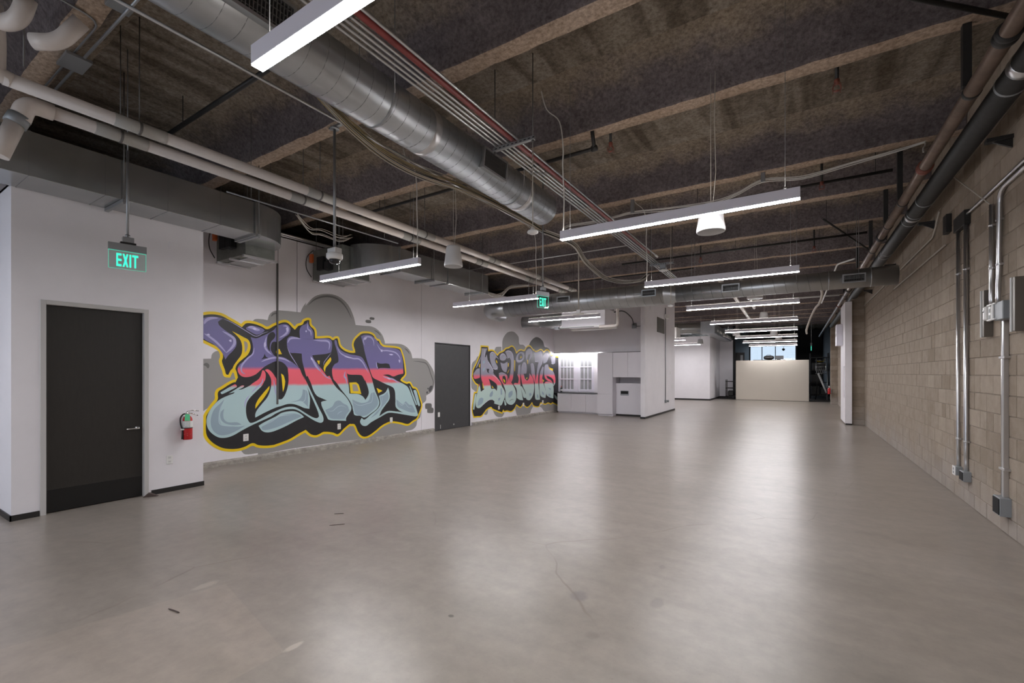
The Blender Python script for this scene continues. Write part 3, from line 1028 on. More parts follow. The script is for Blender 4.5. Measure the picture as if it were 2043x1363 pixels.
MURAL_A = """p|cloud|cloud|0|0|3570,1860 3804,1873 3818,1950 3878,2003 3945,2016 4310,2405 4509,2591 4552,2628 4672,2640 4784,2634 4818,2739 4887,2809 4980,2842 5013,2846 5181,2854 5456,2857 5508,2971 5586,3077 5566,3006 5776,3226 6059,3324 6356,3310 6599,3167 6742,2944 6814,2725 6828,2724 7010,2727 7267,2729 7444,2674 7590,2557 7664,2419 7682,2348 7910,2360 8207,2362 8412,2297 8559,2166 8612,2014 8841,2020 9089,1995 9226,1911 9440,1658 9467,1400 9386,1145 9122,1010 9135,1000 9123,880 8975,777 8908,450 8797,381 8753,229 8623,149 8381,129 8370,81 5332,117 4601,93 4601,129 4372,139 4300,214 4414,278 4012,644 3823,1070 3570,907
p|cloud_mark|clouddark|1|0|7086,2837 7111,2870 7240,2877 7258,2847 7240,2810 7115,2805
p|cloud_mark|clouddark|1|0|7206,2918 7232,2946 7346,2946 7358,2922 7337,2895 7223,2892
p|cloud_mark|clouddark|1|0|9093,770 9123,800 9322,789 9350,755 9355,673 9405,662 9429,628 9422,538 9381,522 9193,539 9172,569 9172,645 9112,657 9093,682
p|cloud_mark|clouddeep|2|0|9228,1165 9263,1244 9334,1283 9381,1266 9364,1193 9298,1122 9246,1113
p|cloud_mark|clouddeep|2|0|9135,1096 9158,1127 9200,1125 9200,1077 9158,1058
p|cloud_mark|clouddeep|2|0|9181,1206 9200,1230 9232,1221 9223,1184 9190,1179
s|cloud_rim|clouddark|1|42|5625,3027 5792,3173 6059,3273 6340,3249 6546,3101 6706,2850
s|cloud_rim|clouddark|1|30|7337,2651 7462,2604 7553,2526
s|cloud_rim|clouddark|1|34|8329,2263 8433,2207 8517,2118
s|cloud_rim|clouddark|1|34|8644,1937 8908,1928 9158,1869 9345,1535 9417,1387 9393,1257 9298,1114 9158,1023
s|cloud_rim|clouddark|1|36|4852,2709 4898,2765 4968,2790
s|cloud_rim|clouddark|1|60|3686,1765 3740,1766 3758,1706
p|outline|yellow|3|0|3570,2607 3623,2636 3686,2657 3767,2679 3878,2687 3992,2669 4109,2614 4208,2566 4300,2517 4351,2570 4414,2589 4499,2589 4585,2576 4694,2542 4773,2510 4875,2570 4968,2618 5013,2640 5072,2663 5156,2672 5230,2644 5329,2559 5380,2617 5469,2655 5495,2705 5560,2750 5639,2768 5692,2749 5708,2641 5787,2574 5821,2503 5828,2399 5967,2415 6081,2429 6161,2422 6212,2394 6256,2422 6346,2431 6383,2379 6421,2251 6513,2178 6638,2137 6750,2129 6710,2240 6718,2334 6763,2417 6844,2496 6959,2579 7094,2604 7232,2601 7355,2554 7426,2460 7516,2438 7571,2356 7664,2311 7872,2307 8087,2296 8207,2257 8268,2155 8329,2006 8391,1673 8381,1567 8247,1455 8412,1396 8485,1410 8559,1385 8645,1276 8753,1250 8841,1145 8908,986 8987,792 8964,667 8886,530 8797,396 8645,332 8454,258 8207,320 7949,374 7834,378 7608,313 7390,194 7214,116 7060,94 6926,151 6828,270 6755,412 6683,426 6654,429 6529,356 6346,233 6197,289 5995,325 5911,297 5801,273 5666,314 5560,405 5430,354 5242,270 5060,224 4942,200 4910,193 4739,200 4585,233 4499,278 4393,238 4259,215 4109,226 3964,268 3841,347 3740,451 3686,558 3672,679 3677,799 3681,898 3731,995 3804,1101 3860,1179 3860,1271 3888,1342 3964,1391 4070,1461 4168,1507 4229,1501 4264,1468 4208,1509 4183,1594 4168,1668 4109,1542 4012,1563 3978,1667 3926,1831 3945,1913 3926,1995 3869,2043 3776,2090 3686,2133 3570,2188
i|shadow|black|4|48|3570,2607 3623,2636 3686,2657 3767,2679 3878,2687 3992,2669 4109,2614 4208,2566 4300,2517 4351,2570 4414,2589 4499,2589 4585,2576 4694,2542 4773,2510 4875,2570 4968,2618 5013,2640 5072,2663 5156,2672 5230,2644 5329,2559 5380,2617 5469,2655 5495,2705 5560,2750 5639,2768 5692,2749 5708,2641 5787,2574 5821,2503 5828,2399 5967,2415 6081,2429 6161,2422 6212,2394 6256,2422 6346,2431 6383,2379 6421,2251 6513,2178 6638,2137 6750,2129 6710,2240 6718,2334 6763,2417 6844,2496 6959,2579 7094,2604 7232,2601 7355,2554 7426,2460 7516,2438 7571,2356 7664,2311 7872,2307 8087,2296 8207,2257 8268,2155 8329,2006 8391,1673 8381,1567 8247,1455 8412,1396 8485,1410 8559,1385 8645,1276 8753,1250 8841,1145 8908,986 8987,792 8964,667 8886,530 8797,396 8645,332 8454,258 8207,320 7949,374 7834,378 7608,313 7390,194 7214,116 7060,94 6926,151 6828,270 6755,412 6683,426 6654,429 6529,356 6346,233 6197,289 5995,325 5911,297 5801,273 5666,314 5560,405 5430,354 5242,270 5060,224 4942,200 4910,193 4739,200 4585,233 4499,278 4393,238 4259,215 4109,226 3964,268 3841,347 3740,451 3686,558 3672,679 3677,799 3681,898 3731,995 3804,1101 3860,1179 3860,1271 3888,1342 3964,1391 4070,1461 4168,1507 4229,1501 4264,1468 4208,1509 4183,1594 4168,1668 4109,1542 4012,1563 3978,1667 3926,1831 3945,1913 3926,1995 3869,2043 3776,2090 3686,2133 3570,2188
p|outline_inset|yellow|5|0|4144,2371 4249,2326 4341,2279 4424,2236 4461,2157 4461,2060 4414,1960 4331,1883 4259,1817 4214,1752 4188,1657 4168,1625 4144,1657 4168,1752 4229,1848 4300,1956 4318,2053 4310,2149 4279,2233 4208,2313
p|cloud_mark|cloudwarm|6|0|4346,2210 4403,2186 4416,2133 4403,2057 4362,1991 4357,2109
p|outline_inset|yellow|5|0|4945,2036 4968,2082 5013,2096 5066,1995 5001,1990 4956,1996
p|letter|grad|5|0|3570,2513 3623,2536 3686,2557 3758,2587 3878,2600 3992,2581 3945,2550 3911,2516 3926,2467 3973,2419 4060,2354 4149,2298 4198,2238 4219,2176 4208,2101 4149,2014 4080,1938 4031,1864 4002,1936 3945,2026 3841,2123 3749,2169 3659,2223 3570,2276
s|letter_line|lav|7|12|3992,2581 4129,2532 4310,2437 4445,2362 4568,2311 4694,2375 4795,2417
p|letter|grad|5|0|4383,2454 4445,2492 4520,2499 4628,2481 4694,2459 4728,2428 4672,2379 4585,2340 4520,2357 4445,2395 4393,2423
p|letter|grad|5|0|4467,2288 4568,2273 4683,2325 4795,2383 4898,2453 4966,2533 5048,2574 5144,2589 5211,2560 5242,2493 5211,2403 5120,2332 4989,2232 4887,2226 4847,2156 4841,2077 4875,2010 4921,1955 4989,1946 5084,1938 5205,1883 5317,1815 5411,1739 5181,1737 5138,1788 5054,1845 4942,1854 4829,1806 4728,1748 4650,1681 4563,1604 4467,1561 4372,1550 4300,1572 4249,1636 4239,1710 4279,1785 4351,1840 4445,1918 4499,2007 4509,2094 4499,2181
p|letter_shadow|black|6|0|4784,2332 4841,2403 4893,2419 4933,2365 4910,2295 4847,2223 4824,2132 4829,2042 4795,2075 4771,2163
p|letter_shadow|black|6|0|4661,1880 4706,1937 4728,1994 4750,1939 4807,1907 4728,1899
p|letter|grad|5|0|5181,1743 5411,1739 5482,1614 5560,1466 5586,1399 5639,1228 5666,1081 5652,887 5534,913 5430,961 5304,1004 5181,1012 5060,984 4942,957 4739,881 4552,796 4552,862 4585,936 4672,1041 4773,1158 4829,1279 4852,1403 4847,1513 4795,1615 4728,1682 4784,1699 4864,1643 4933,1546 4956,1503 4956,1138 4966,1121 5072,1122 5162,1280 5199,1454 5199,1570 5197,1603
p|letter|grad|5|0|4683,1676 4717,1670 4745,1604 4739,1503 4728,1483 4672,1384 4574,1288 4467,1183 4403,1089 4383,971 4393,841 4424,753 4467,705 4574,728 4795,832 4942,889 5120,946 5292,952 5405,909 5560,809 5719,711 5828,678 5876,711 5856,799 5760,1015 5639,1265 5521,1569 5547,1521 5626,1374 5746,1138 5883,872 5967,716 5981,615 5939,575 5856,589 5719,662 5560,767 5405,868 5292,905 5120,899 4942,843 4852,794 4628,712 4467,651 4310,581 4168,512 4050,484 3935,498 3841,560 3767,649 3735,743 3735,854 3776,971 3850,1078 3945,1165 4089,1231 4168,1259 4188,1285 4089,1262 4188,1322 4310,1398 4351,1397 4341,1371 4249,1320 4310,1329 4445,1390 4499,1432 4628,1529
p|letter|grad|5|0|3954,1288 4188,1422 4219,1406 4224,1374 3983,1256 3959,1267
p|letter|grad|5|0|4612,637 4694,684 4942,786 5060,846 5242,867 5367,847 5482,779 5534,726 5367,669 5181,592 5001,530 4852,495 4750,500 4672,542
p|outline_inset|yellow|6|0|5048,1615 5096,1580 5126,1487 5132,1455 5114,1339 5084,1254 5072,1398 5060,1536
p|outline_inset|yellow|6|0|4818,1381 4812,1314 4717,1161 4628,1054 4552,960 4558,1037 4606,1133 4683,1229
p|letter|grad|5|0|5443,2330 5437,2497 5482,2584 5586,2642 5619,2700 5639,2610 5706,2543 5746,2461 5746,2326
p|letter|grad|5|0|5168,2266 5193,2325 5254,2359 5354,2348 5456,2331 5746,2326 5828,2343 5967,2365 6110,2361 6182,2315 6190,2175 6168,2072 6038,2036 5828,2010 5719,1994 5760,1909 5856,1800 5967,1677 6067,1551 6131,1566 6226,1399 6331,1281 6482,1159 6607,1022 6686,872 6686,792 6607,691 6552,617 6552,558 6331,584 6110,622 6052,709 5995,814 5939,930 5925,1006 5953,1023 6067,1036 5953,1086 5828,1147 5746,1261 5692,1409 5612,1568 5586,1554 5534,1723 5495,1878 5482,2021 5342,2028 5230,2036 5175,2138
s|letter_line|lav|6|14|5175,2138 5230,2012 5329,1862 5411,1745
s|letter_line|lav|6|12|6168,2060 6067,1942 5995,1852 5984,1789
p|outline_inset|yellow|6|0|5828,1886 5894,1888 5883,1807 5862,1819
p|outline_inset|yellow|6|0|6153,1970 6171,1907 6110,1817 6038,1740 6017,1639 5984,1727 6024,1828
p|letter|grad|5|0|6256,2352 6301,2335 6346,2196 6452,2109 6638,2051 6819,2031 6976,1995 7060,1901 7163,1738 7232,1599 7293,1441 7319,1350 7390,1166 7480,992 7498,878 7426,769 7249,669 7060,588 6943,638 6779,671 6747,761 6714,870 6750,814 6654,993 6529,1144 6406,1279 6316,1397 6226,1489 6226,1486 6197,1601 6197,1729 6256,1819 6346,1872 6346,1989 6301,2155 6256,2281
p|letter_shadow|black|6|0|6560,1693 6583,1614 6683,1590 6844,1587 6976,1573 7026,1518 7069,1445 7077,1465 7163,1271 7180,1132 7086,998 7010,1084 6877,1143 6683,1158 6638,1166 6623,1325 6583,1564
p|outline_inset|yellow|7|0|6638,1411 6820,1415 6844,1401 6893,1359 6968,1140 6811,1159 6670,1171
p|cloud_mark|cloudwarm|8|0|6718,1363 6714,1370 6828,1361 6860,1306 6893,1210 6747,1215 6734,1229
p|letter|grad|5|0|6959,2477 7077,2520 7232,2517 7337,2469 7408,2431 7480,2351 7608,2272 7872,2256 8106,2223 8207,2152 8268,1944 8288,1613 8106,1583 7949,1542 7795,1591 7608,1582 7757,1541 7949,1466 8067,1431 8412,1289 8517,1156 8645,905 8753,681 8819,520 8775,484 8433,565 8047,750 8018,966 7998,1174 7930,1271 7720,1349 7480,1446 7311,1518 7249,1627 7163,1835 7077,2080 7018,2297
p|letter_shadow|black|6|0|7426,1882 7535,1855 7795,1853 7853,1744 7535,1748 7444,1719
p|letter|grad|5|0|7489,1077 7683,1148 7777,1268 7818,1165 7824,990 7701,852 7571,716 7498,587 7758,689 8027,662 8309,612 8753,502 8731,480 8027,618 7777,644 7535,562 7249,460 7111,390 6993,416 6934,503 6976,588 7060,540 7232,636 7426,748 7517,848 7520,962
p|outline_inset|yellow|6|0|7417,1271 7599,1194 7471,1142
p|letter|grad|5|0|8645,1167 8720,1181 8775,1116 8897,766 8852,737 8797,803
p|letter|grad|5|0|8496,1302 8538,1263 8786,788 8742,775 8602,1045
p|letter_shade|tealdark|6|0|4012,1162 3945,1093 3850,997 3804,868 3799,737 3841,621 3935,544 4060,535 4208,581 4372,666 4249,657 4089,688 3973,720 3935,816 3945,939 3978,1060
s|letter_line|tealhi|7|11|4080,1169 3992,1090 3945,980 3926,838 3945,733 4041,693 4168,675 4351,673
p|letter_shade|tealdark|6|0|4012,996 3997,904 4012,810 4080,752 4229,738 4310,688 4168,691 4031,735 3959,814 3954,938
p|letter_shade|tealdark|6|0|4661,610 4942,752 5120,807 5304,816 5430,783 5482,743 5304,686 5060,604 4942,570 4762,544 4683,558
s|letter_line|tealhi|7|10|4694,629 4852,692 5013,781 5156,792 5304,804
p|letter_shade|tealdark|6|0|6376,1020 6271,1000 6197,902 6095,858 6024,837 6067,759 6153,650 6331,616 6513,607 6560,695 6638,782 6591,891 6482,950
s|letter_line|tealhi|7|10|6067,822 6197,800 6271,846 6346,893 6452,899 6560,853
s|letter_line|tealhi|7|9|6316,714 6376,761 6452,782
p|letter_shade|tealdark|6|0|5508,1293 5482,1162 5405,1082 5242,1055 5342,1050 5469,1055 5560,990 5619,926 5626,1083 5599,1254
s|letter_line|tealhi|7|9|5547,1364 5573,1206 5547,1063 5443,1032 5304,1040
p|letter_shade|tealdark|6|0|6714,1030 6860,969 7010,933 7180,979 7249,1143 7355,1167 7462,965 7444,853 7249,711 7060,629 6811,689 6763,813
s|letter_line|tealhi|7|10|6714,990 6844,902 6976,881 7145,912 7267,947 7302,1099 7267,1254
p|letter_shade|tealdark|6|0|7517,1062 7645,1085 7758,1167 7796,1021 7701,895 7571,788 7444,655 7319,594 7232,559 7426,713 7553,846
s|letter_line|tealhi|7|9|7590,1058 7581,945 7553,818 7426,684
p|letter_shade|tealdark|6|0|8047,965 8167,884 8268,833 8370,903 8496,805 8602,783 8731,589 8538,603 8268,698 8087,784
s|letter_line|tealhi|7|10|8107,902 8227,806 8350,844 8454,746 8602,722
s|highlight|lav|7|49|3695,2456 3722,2518 3795,2566 3916,2584
s|highlight|lav|7|37|3695,2295 3758,2260 3869,2176 3964,2079 4041,1989
s|highlight|lav|7|49|3983,2358 4089,2304 4178,2237 4183,2153 4129,2066 4041,1979
s|highlight|lav|7|58|4414,2462 4488,2469 4574,2438 4639,2432
s|highlight|lav|7|37|4762,2319 4739,2217 4728,2127 4784,2040 4864,1976
s|highlight|lav|7|31|4531,2096 4509,1985 4414,1896 4331,1797 4300,1722 4310,1647 4372,1604
s|highlight|lav|7|37|4661,1836 4762,1883 4910,1921 5013,1918 5132,1893 5242,1837
s|highlight|lav|7|43|5013,2313 5120,2378 5187,2465 5168,2545 5084,2549
s|highlight|lav|7|34|5619,2645 5619,2536 5679,2492 5692,2395
s|highlight|lav|7|37|5181,2220 5230,2305 5354,2330 5456,2319
s|highlight|lav|7|40|5746,2313 5911,2311 6081,2309 6131,2249 6110,2121
s|highlight|lav|7|49|5679,1968 5746,1872 5814,1762 5925,1651
s|highlight|lav|7|23|5925,1651 6038,1551 6182,1489
s|highlight|lav|7|34|6316,2220 6391,2081 6529,2008 6750,1955 6893,1952 7010,1873 7094,1751 7180,1627
s|highlight|lav|7|40|6529,1666 6506,1548 6544,1511 6576,1366
s|highlight|lav|7|34|7060,2272 7026,2380 7077,2458 7232,2476 7319,2397 7337,2272
s|highlight|lav|7|34|7426,2319 7553,2184 7757,2178 8008,2144 8146,2045 8207,1897
s|highlight|lav|7|29|7408,1895 7426,1783 7462,1727
s|highlight|lav|7|37|7608,1542 7795,1497 7949,1469 8167,1362
s|highlight|lav|7|26|4694,1528 4672,1440 4574,1354 4477,1259
s|highlight|lav|7|23|4445,1216 4383,1122 4357,995
s|highlight|lav|7|23|4898,1504 4921,1344 4945,1196
s|highlight|lav|7|20|8677,1151 8775,929
p|highlight|lavhi|8|0|4499,2453 4541,2468 4574,2438 4531,2423
p|highlight|lavhi|8|0|3731,2288 3767,2301 3786,2272 3749,2269
p|highlight|lavhi|8|0|4089,2210 4129,2223 4134,2181 4104,2185
p|highlight|lavhi|8|0|5560,2483 5579,2508 5599,2486 5579,2460
p|highlight|lavhi|8|0|5144,2508 5181,2534 5193,2477 5162,2440
p|highlight|lavhi|8|0|5692,1956 5733,1908 5719,1883 5686,1919
p|highlight|lavhi|8|0|7043,2435 7128,2468 7111,2426 7060,2395
p|highlight|lavhi|8|0|7535,2183 7590,2199 7599,2143 7553,2141
p|highlight|lavhi|8|0|7795,2092 7891,2103 7949,2083 7872,2066
p|highlight|lavhi|8|0|8126,1970 8166,1956 8166,1882 8136,1911
p|highlight|lavhi|8|0|7739,1515 7834,1500 7853,1463 7777,1478
p|highlight|lavhi|8|0|4717,2193 4745,2217 4750,2140 4722,2116
p|highlight|lavhi|8|0|6498,1994 6591,1996 6718,1974 6623,1964"""
MURAL_B = """p|cloud|cloud|0|0|12889,2208 12889,2636 12923,2789 13038,2923 13202,3037 13417,3093 13637,3097 13837,3020 13964,2922 13986,2750 14038,2673 14273,2672 14419,2612 14486,2533 14379,2419 13961,2402 13085,2163
p|cloud|clouddark|0|0|14705,2681 14788,2783 14956,2905 15185,3005 15390,3025 15659,2964 15842,2859 15950,2688 16123,2667 16314,2632 16444,2503 16542,2325 16250,2107 15331,2229 14928,2441
p|cloud|cloud|0|0|12411,2388 12498,2491 12630,2516 12832,2526 12832,2281 12586,2198
p|cloud|cloud|0|0|11585,2166 11468,2150 11371,2043 11219,1959 11163,1856 11153,1593 11153,1185 11257,1102 11429,1039 11585,1115 11644,1886
p|cloud|cloud|0|0|11804,315 11885,273 12009,299 12050,428 11926,449
p|cloud|cloud|0|0|12324,397 12411,269 12542,172 12741,131 12900,143 13015,248 12854,323
p|cloud|cloud|0|0|13737,326 13837,107 13834,101 14788,109 14872,235 15013,338 14928,456 13708,526
p|cloud|cloud|0|0|15479,338 15719,250 15904,114 16641,69 17098,83 17098,238 16250,454
p|outline|yellow|3|0|11624,2513 12071,2518 12081,2386 12239,2411 12389,2388 12586,2260 12697,2339 12854,2383 12969,2425 13108,2508 13297,2543 13441,2602 13613,2584 13737,2485 13812,2383 13961,2469 14141,2504 14352,2486 14486,2601 14650,2672 14816,2666 14985,2570 15041,2530 15084,2560 15185,2494 15390,2517 15628,2585 15780,2549 15873,2494 16060,2576 16250,2584 16411,2501 16542,2386 17467,2308 17467,137 16641,380 16509,335 16250,395 16028,356 15780,399 15628,423 15479,295 15041,351 14928,470 14760,368 14568,322 14406,376 14273,480 14168,378 14038,359 13808,454 13683,330 13462,241 13179,287 12992,275 12946,317 12877,233 12630,302 12282,413 12197,467 11988,421 11824,313 11664,220 11468,224 11257,230 11181,385 11163,558 11219,783 11276,1032 11429,1050 11468,1235 11352,1283 11219,1412 11163,1527 11181,1593 11219,1742 11390,1963 11526,2164 11605,2330
i|shadow|black|4|46|11624,2513 12071,2518 12081,2386 12239,2411 12389,2388 12586,2260 12697,2339 12854,2383 12969,2425 13108,2508 13297,2543 13441,2602 13613,2584 13737,2485 13812,2383 13961,2469 14141,2504 14352,2486 14486,2601 14650,2672 14816,2666 14985,2570 15041,2530 15084,2560 15185,2494 15390,2517 15628,2585 15780,2549 15873,2494 16060,2576 16250,2584 16411,2501 16542,2386 17467,2308 17467,137 16641,380 16509,335 16250,395 16028,356 15780,399 15628,423 15479,295 15041,351 14928,470 14760,368 14568,322 14406,376 14273,480 14168,378 14038,359 13808,454 13683,330 13462,241 13179,287 12992,275 12946,317 12877,233 12630,302 12282,413 12197,467 11988,421 11824,313 11664,220 11468,224 11257,230 11181,385 11163,558 11219,783 11276,1032 11429,1050 11468,1235 11352,1283 11219,1412 11163,1527 11181,1593 11219,1742 11390,1963 11526,2164 11605,2330
p|letter|grad2|5|0|11694,2422 11988,2430 11947,2321 11988,2179 12029,2048 12197,1895 12346,1726 12346,1628 12542,1492 12809,1292 12854,1178 13027,996 13038,818 12923,634 12809,527 12608,564 12389,613 12411,686 12239,756 12029,718 11784,612 11585,519 11429,540 11371,625 11410,889 11507,1141 11565,1302 11605,1173 11644,1031 11824,1108 11764,1263 11664,1465 11644,1651 11644,2062
p|letter|grad2|5|0|11429,1755 11585,1780 11595,1593 11585,1488 11565,1478 11333,1445 11257,1480 11257,1606 11314,1662
p|letter|grad2|5|0|11644,2168 11585,2002 11448,1825 11371,1778 11487,1965 11605,2120
p|letter|grad2|5|0|12155,2281 12282,2334 12454,2292 12542,2196 12697,2089 12498,2158 12432,2058 12498,1949 12608,1827 12586,1740 12411,1751 12303,1823 12176,2015 12134,2183
p|letter|grad2|5|0|12719,2202 12809,2280 12923,2310 13061,2264 13167,2165 13038,2073 12854,2056 12741,2103
p|letter|grad2|5|0|13061,2366 13226,2424 13417,2406 13563,2308 13613,2179 13637,1917 13613,1681 13563,1448 13441,1280 13345,1450 13393,1655 13441,2044 13345,2171 13202,2128 13179,2217
p|letter|grad2|5|0|12764,1991 12969,1957 13202,2026 13226,1911 13132,1654 12992,1679 12854,1779
p|letter|grad2|5|0|12674,1630 12854,1655 13085,1605 13202,1515 13179,1285 13297,1476 13393,1333 13514,1253 13712,1052 13787,851 13762,654 13563,521 13345,521 13155,608 13061,766 13085,994 12969,1200 12854,1316 12697,1481
p|letter|grad2|5|0|13758,2143 13859,2292 14064,2393 14299,2389 14379,2283 14299,2117 14064,2018 13834,2026
p|letter|grad2|5|0|14459,2231 14486,2423 14677,2542 14872,2523 14956,2386 14900,2244 14732,2073 14705,1962 14622,2139 14540,2069
p|letter|grad2|5|0|13884,1589 13935,1909 14089,1951 14089,1656 14064,1577 14089,1175 14273,629 14038,654 13834,730 13808,1049 13609,1225 13683,1276 13910,1259 13961,1418 13859,1578
p|letter|grad2|5|0|14115,1616 14168,1899 14326,2037 14486,1985 14540,1794 14513,1615 14299,1604 14089,1631
p|letter|grad2|5|0|14089,1631 14299,1604 14379,1440 14568,1342 14705,1437 14732,1631 14928,1491 15041,1350 15099,1081 15013,802 14816,629 14650,610 14486,686 14459,893 14220,1199
p|letter|grad2|5|0|14089,1148 14194,1132 14486,810 14459,701 14299,736 14194,902
p|letter|grad2|5|0|14816,1977 14985,2008 15099,1884 15156,1587 15185,1504 15156,1249 15041,1406 14872,1631 14872,1685
p|letter|grad2|5|0|15099,2420 15331,2443 15659,2500 15780,2301 15750,2023 15568,1832 15449,1615 15419,1431 15449,1115 15538,781 15568,592 15331,589 15185,653 15156,1009 15156,1249 15272,1503 15301,1658 15390,1945 15449,2046 15156,2054
p|letter|grad2|5|0|15811,2273 15997,2411 16250,2435 16282,2272 16123,2075 15842,2010
p|letter|grad2|5|0|15598,1688 15780,1892 15873,1864 15811,1586 15750,1428 15904,1133 16060,864 16028,629 15719,686 15568,794 15508,1142 15538,1502
p|letter|grad2|5|0|15919,1806 15997,1954 16250,1980 16314,1824 16674,1706 16842,1538 16910,1264 16741,1083 16575,1224 16123,1350 15935,1500
p|letter|grad2|5|0|15904,1206 16028,1278 16347,1273 16641,1177 16741,961 16708,582 16444,624 16218,694 16091,774 16028,983
p|letter|grad2|5|0|16477,2263 16641,2344 16910,2368 16876,2044 16575,2008
p|letter|grad2|5|0|11333,973 11410,981 11390,820 11295,480 11228,496 11257,723
p|letter|grad2|5|0|12992,693 13050,703 13143,545 13108,509 13038,526
p|letter|grad2|5|0|16808,745 17081,611 17081,487 16842,621
p|letter_shadow|black|6|0|12071,1449 12411,1323 12564,1210 12542,1025 12432,1102 12218,1108 12176,1255
p|letter_shadow|black|6|0|11947,1891 11967,1771 12113,1761 12071,1676 12113,1616 11988,1676
p|letter_shadow|black|6|0|11988,2418 12050,2373 11988,2274 11906,2140 11865,2151 11896,2271
p|letter_shadow|black|6|0|12900,1517 13038,1529 13132,1388 13108,1248 12992,1276 12900,1378
p|letter_shadow|black|6|0|13910,2187 13986,2310 14141,2342 14246,2278 14194,2155 14038,2097 13935,2108
p|letter_shadow|black|6|0|14568,2069 14595,2235 14705,2349 14788,2324 14732,2170 14650,2016
p|letter_shadow|black|6|0|16091,1528 16379,1482 16708,1343 16758,1114 16509,1331 16186,1424
p|letter_shadow|black|6|0|14326,1590 14540,1563 14650,1507 14595,1383 14459,1399
p|outline_inset|yellow|7|0|12923,1441 13061,1376 13061,1287 12969,1339
p|outline_inset|yellow|7|0|12250,1217 12367,1141 12282,1131
p|outline_inset|yellow|7|0|11565,1908 11605,1932 11595,1792 11536,1826
p|outline_inset|yellow|7|0|12487,2072 12564,2024 12575,1950 12520,1986
p|outline_inset|yellow|7|0|13249,1988 13297,1963 13285,1860 13238,1847
p|outline_inset|yellow|7|0|13345,1784 13249,1654 13179,1603 13273,1719
p|outline_inset|yellow|7|0|13662,2101 13717,2076 13699,1721 13662,1681
p|outline_inset|yellow|7|0|14077,2232 14141,2248 14168,2208 14064,2152
p|outline_inset|yellow|7|0|14568,2110 14636,2140 14622,1960 14581,1987
p|outline_inset|yellow|7|0|14486,1439 14581,1480 14568,1411 14500,1405
p|outline_inset|yellow|7|0|16282,1899 16444,1841 16674,1813 16674,1706 16411,1780
p|outline_inset|yellow|7|0|15765,1384 15904,1339 15842,1266
p|outline_inset|yellow|7|0|11724,1311 11754,1287 11804,1132 11754,1122
s|highlight|whitehi|8|16|12176,2257 12282,2322 12432,2279
s|highlight|whitehi|8|14|11865,2412 11845,2269 11865,2175
s|highlight|whitehi|8|14|12009,2048 12155,1894 12303,1738 12303,1653
s|highlight|whitehi|8|16|12303,1787 12454,1757 12586,1802
s|highlight|whitehi|8|14|13085,2367 13273,2400 13466,2356 13563,2229 13600,1982 13563,1720
s|highlight|whitehi|8|14|12753,2166 12832,2256 12969,2286 13108,2215
s|highlight|whitehi|8|14|13783,2104 13910,2068 14115,2086 14299,2172
s|highlight|whitehi|8|12|14872,2495 14914,2371 14844,2243 14732,2101
s|highlight|whitehi|8|12|15156,2111 15214,2070 15390,2116
s|highlight|whitehi|8|14|15719,2415 15765,2169 15659,1934
s|highlight|whitehi|8|12|14872,1992 15013,1967 15099,1827
s|highlight|whitehi|8|12|14273,1995 14433,1971 14513,1794
s|highlight|whitehi|8|12|16186,2418 16266,2316 16186,2180
s|highlight|whitehi|8|14|12282,741 12113,750 11824,645 11585,542
s|highlight|whitehi|8|14|12900,1151 13004,971 12992,820
s|highlight|whitehi|8|12|15013,1294 15070,1068 14985,817 14760,660
s|highlight|whitehi|8|12|15935,1132 16028,894 16013,688
s|highlight|whitehi|8|14|16028,1263 16314,1266 16608,1162
s|highlight|whitehi|8|14|12239,1593 12498,1482 12809,1292
s|highlight|whitehi|8|12|16250,1958 16282,1824 16674,1706
s|highlight|whitehi|8|10|14326,1563 14406,1399 14513,1357
s|highlight|whitehi|8|14|16493,2037 16674,2003 16876,2052
p|letter_shade|tealdark|6|0|11565,812 11684,842 11784,802 11744,685 11585,612 11468,584 11487,711
p|letter_shade|tealdark|6|0|12155,953 12282,1046 12324,995 12282,875 12176,843 12113,870
p|letter_shade|tealdark|6|0|13273,910 13393,984 13539,1005 13539,874 13393,777 13273,769
p|letter_shade|tealdark|6|0|12764,1105 12854,1115 12877,900 12786,879
p|letter_shade|tealdark|6|0|12630,761 12764,805 12741,731 12652,673
p|letter_shade|tealdark|6|0|14705,856 14844,879 14900,793 14760,743
p|letter_shade|tealdark|6|0|15301,791 15390,801 15449,684 15331,647
p|letter_shade|tealdark|6|0|15719,905 15873,841 15904,752 15750,787
p|letter_shade|tealdark|6|0|16282,796 16444,775 16477,668 16282,706
p|letter_shade|tealdark|6|0|16250,1036 16509,999 16444,925
p|letter_shade|tealdark|6|0|11744,2006 11865,2044 11845,1949 11764,1923
p|letter_shade|tealdark|6|0|11744,1770 11865,1818 11845,1723 11744,1675
p|letter_shade|tealdark|6|0|12218,2235 12324,2263 12282,2176
p|letter_shade|tealdark|6|0|12282,1896 12367,1958 12389,1898
p|letter_shade|tealdark|6|0|12946,2172 13038,2200 13015,2123
s|letter_shadow|black|7|14|13321,638 13441,684 13637,700"""
mural('mural', 'large purple, red and teal graffiti lettering outlined in yellow beside the white door room', MURAL_A, (XL, 5.9, 0))
mural('mural', 'grey-lilac and pink graffiti lettering with round holes, between the charcoal door and the kitchen', MURAL_B, (XL, 14.0, 0))

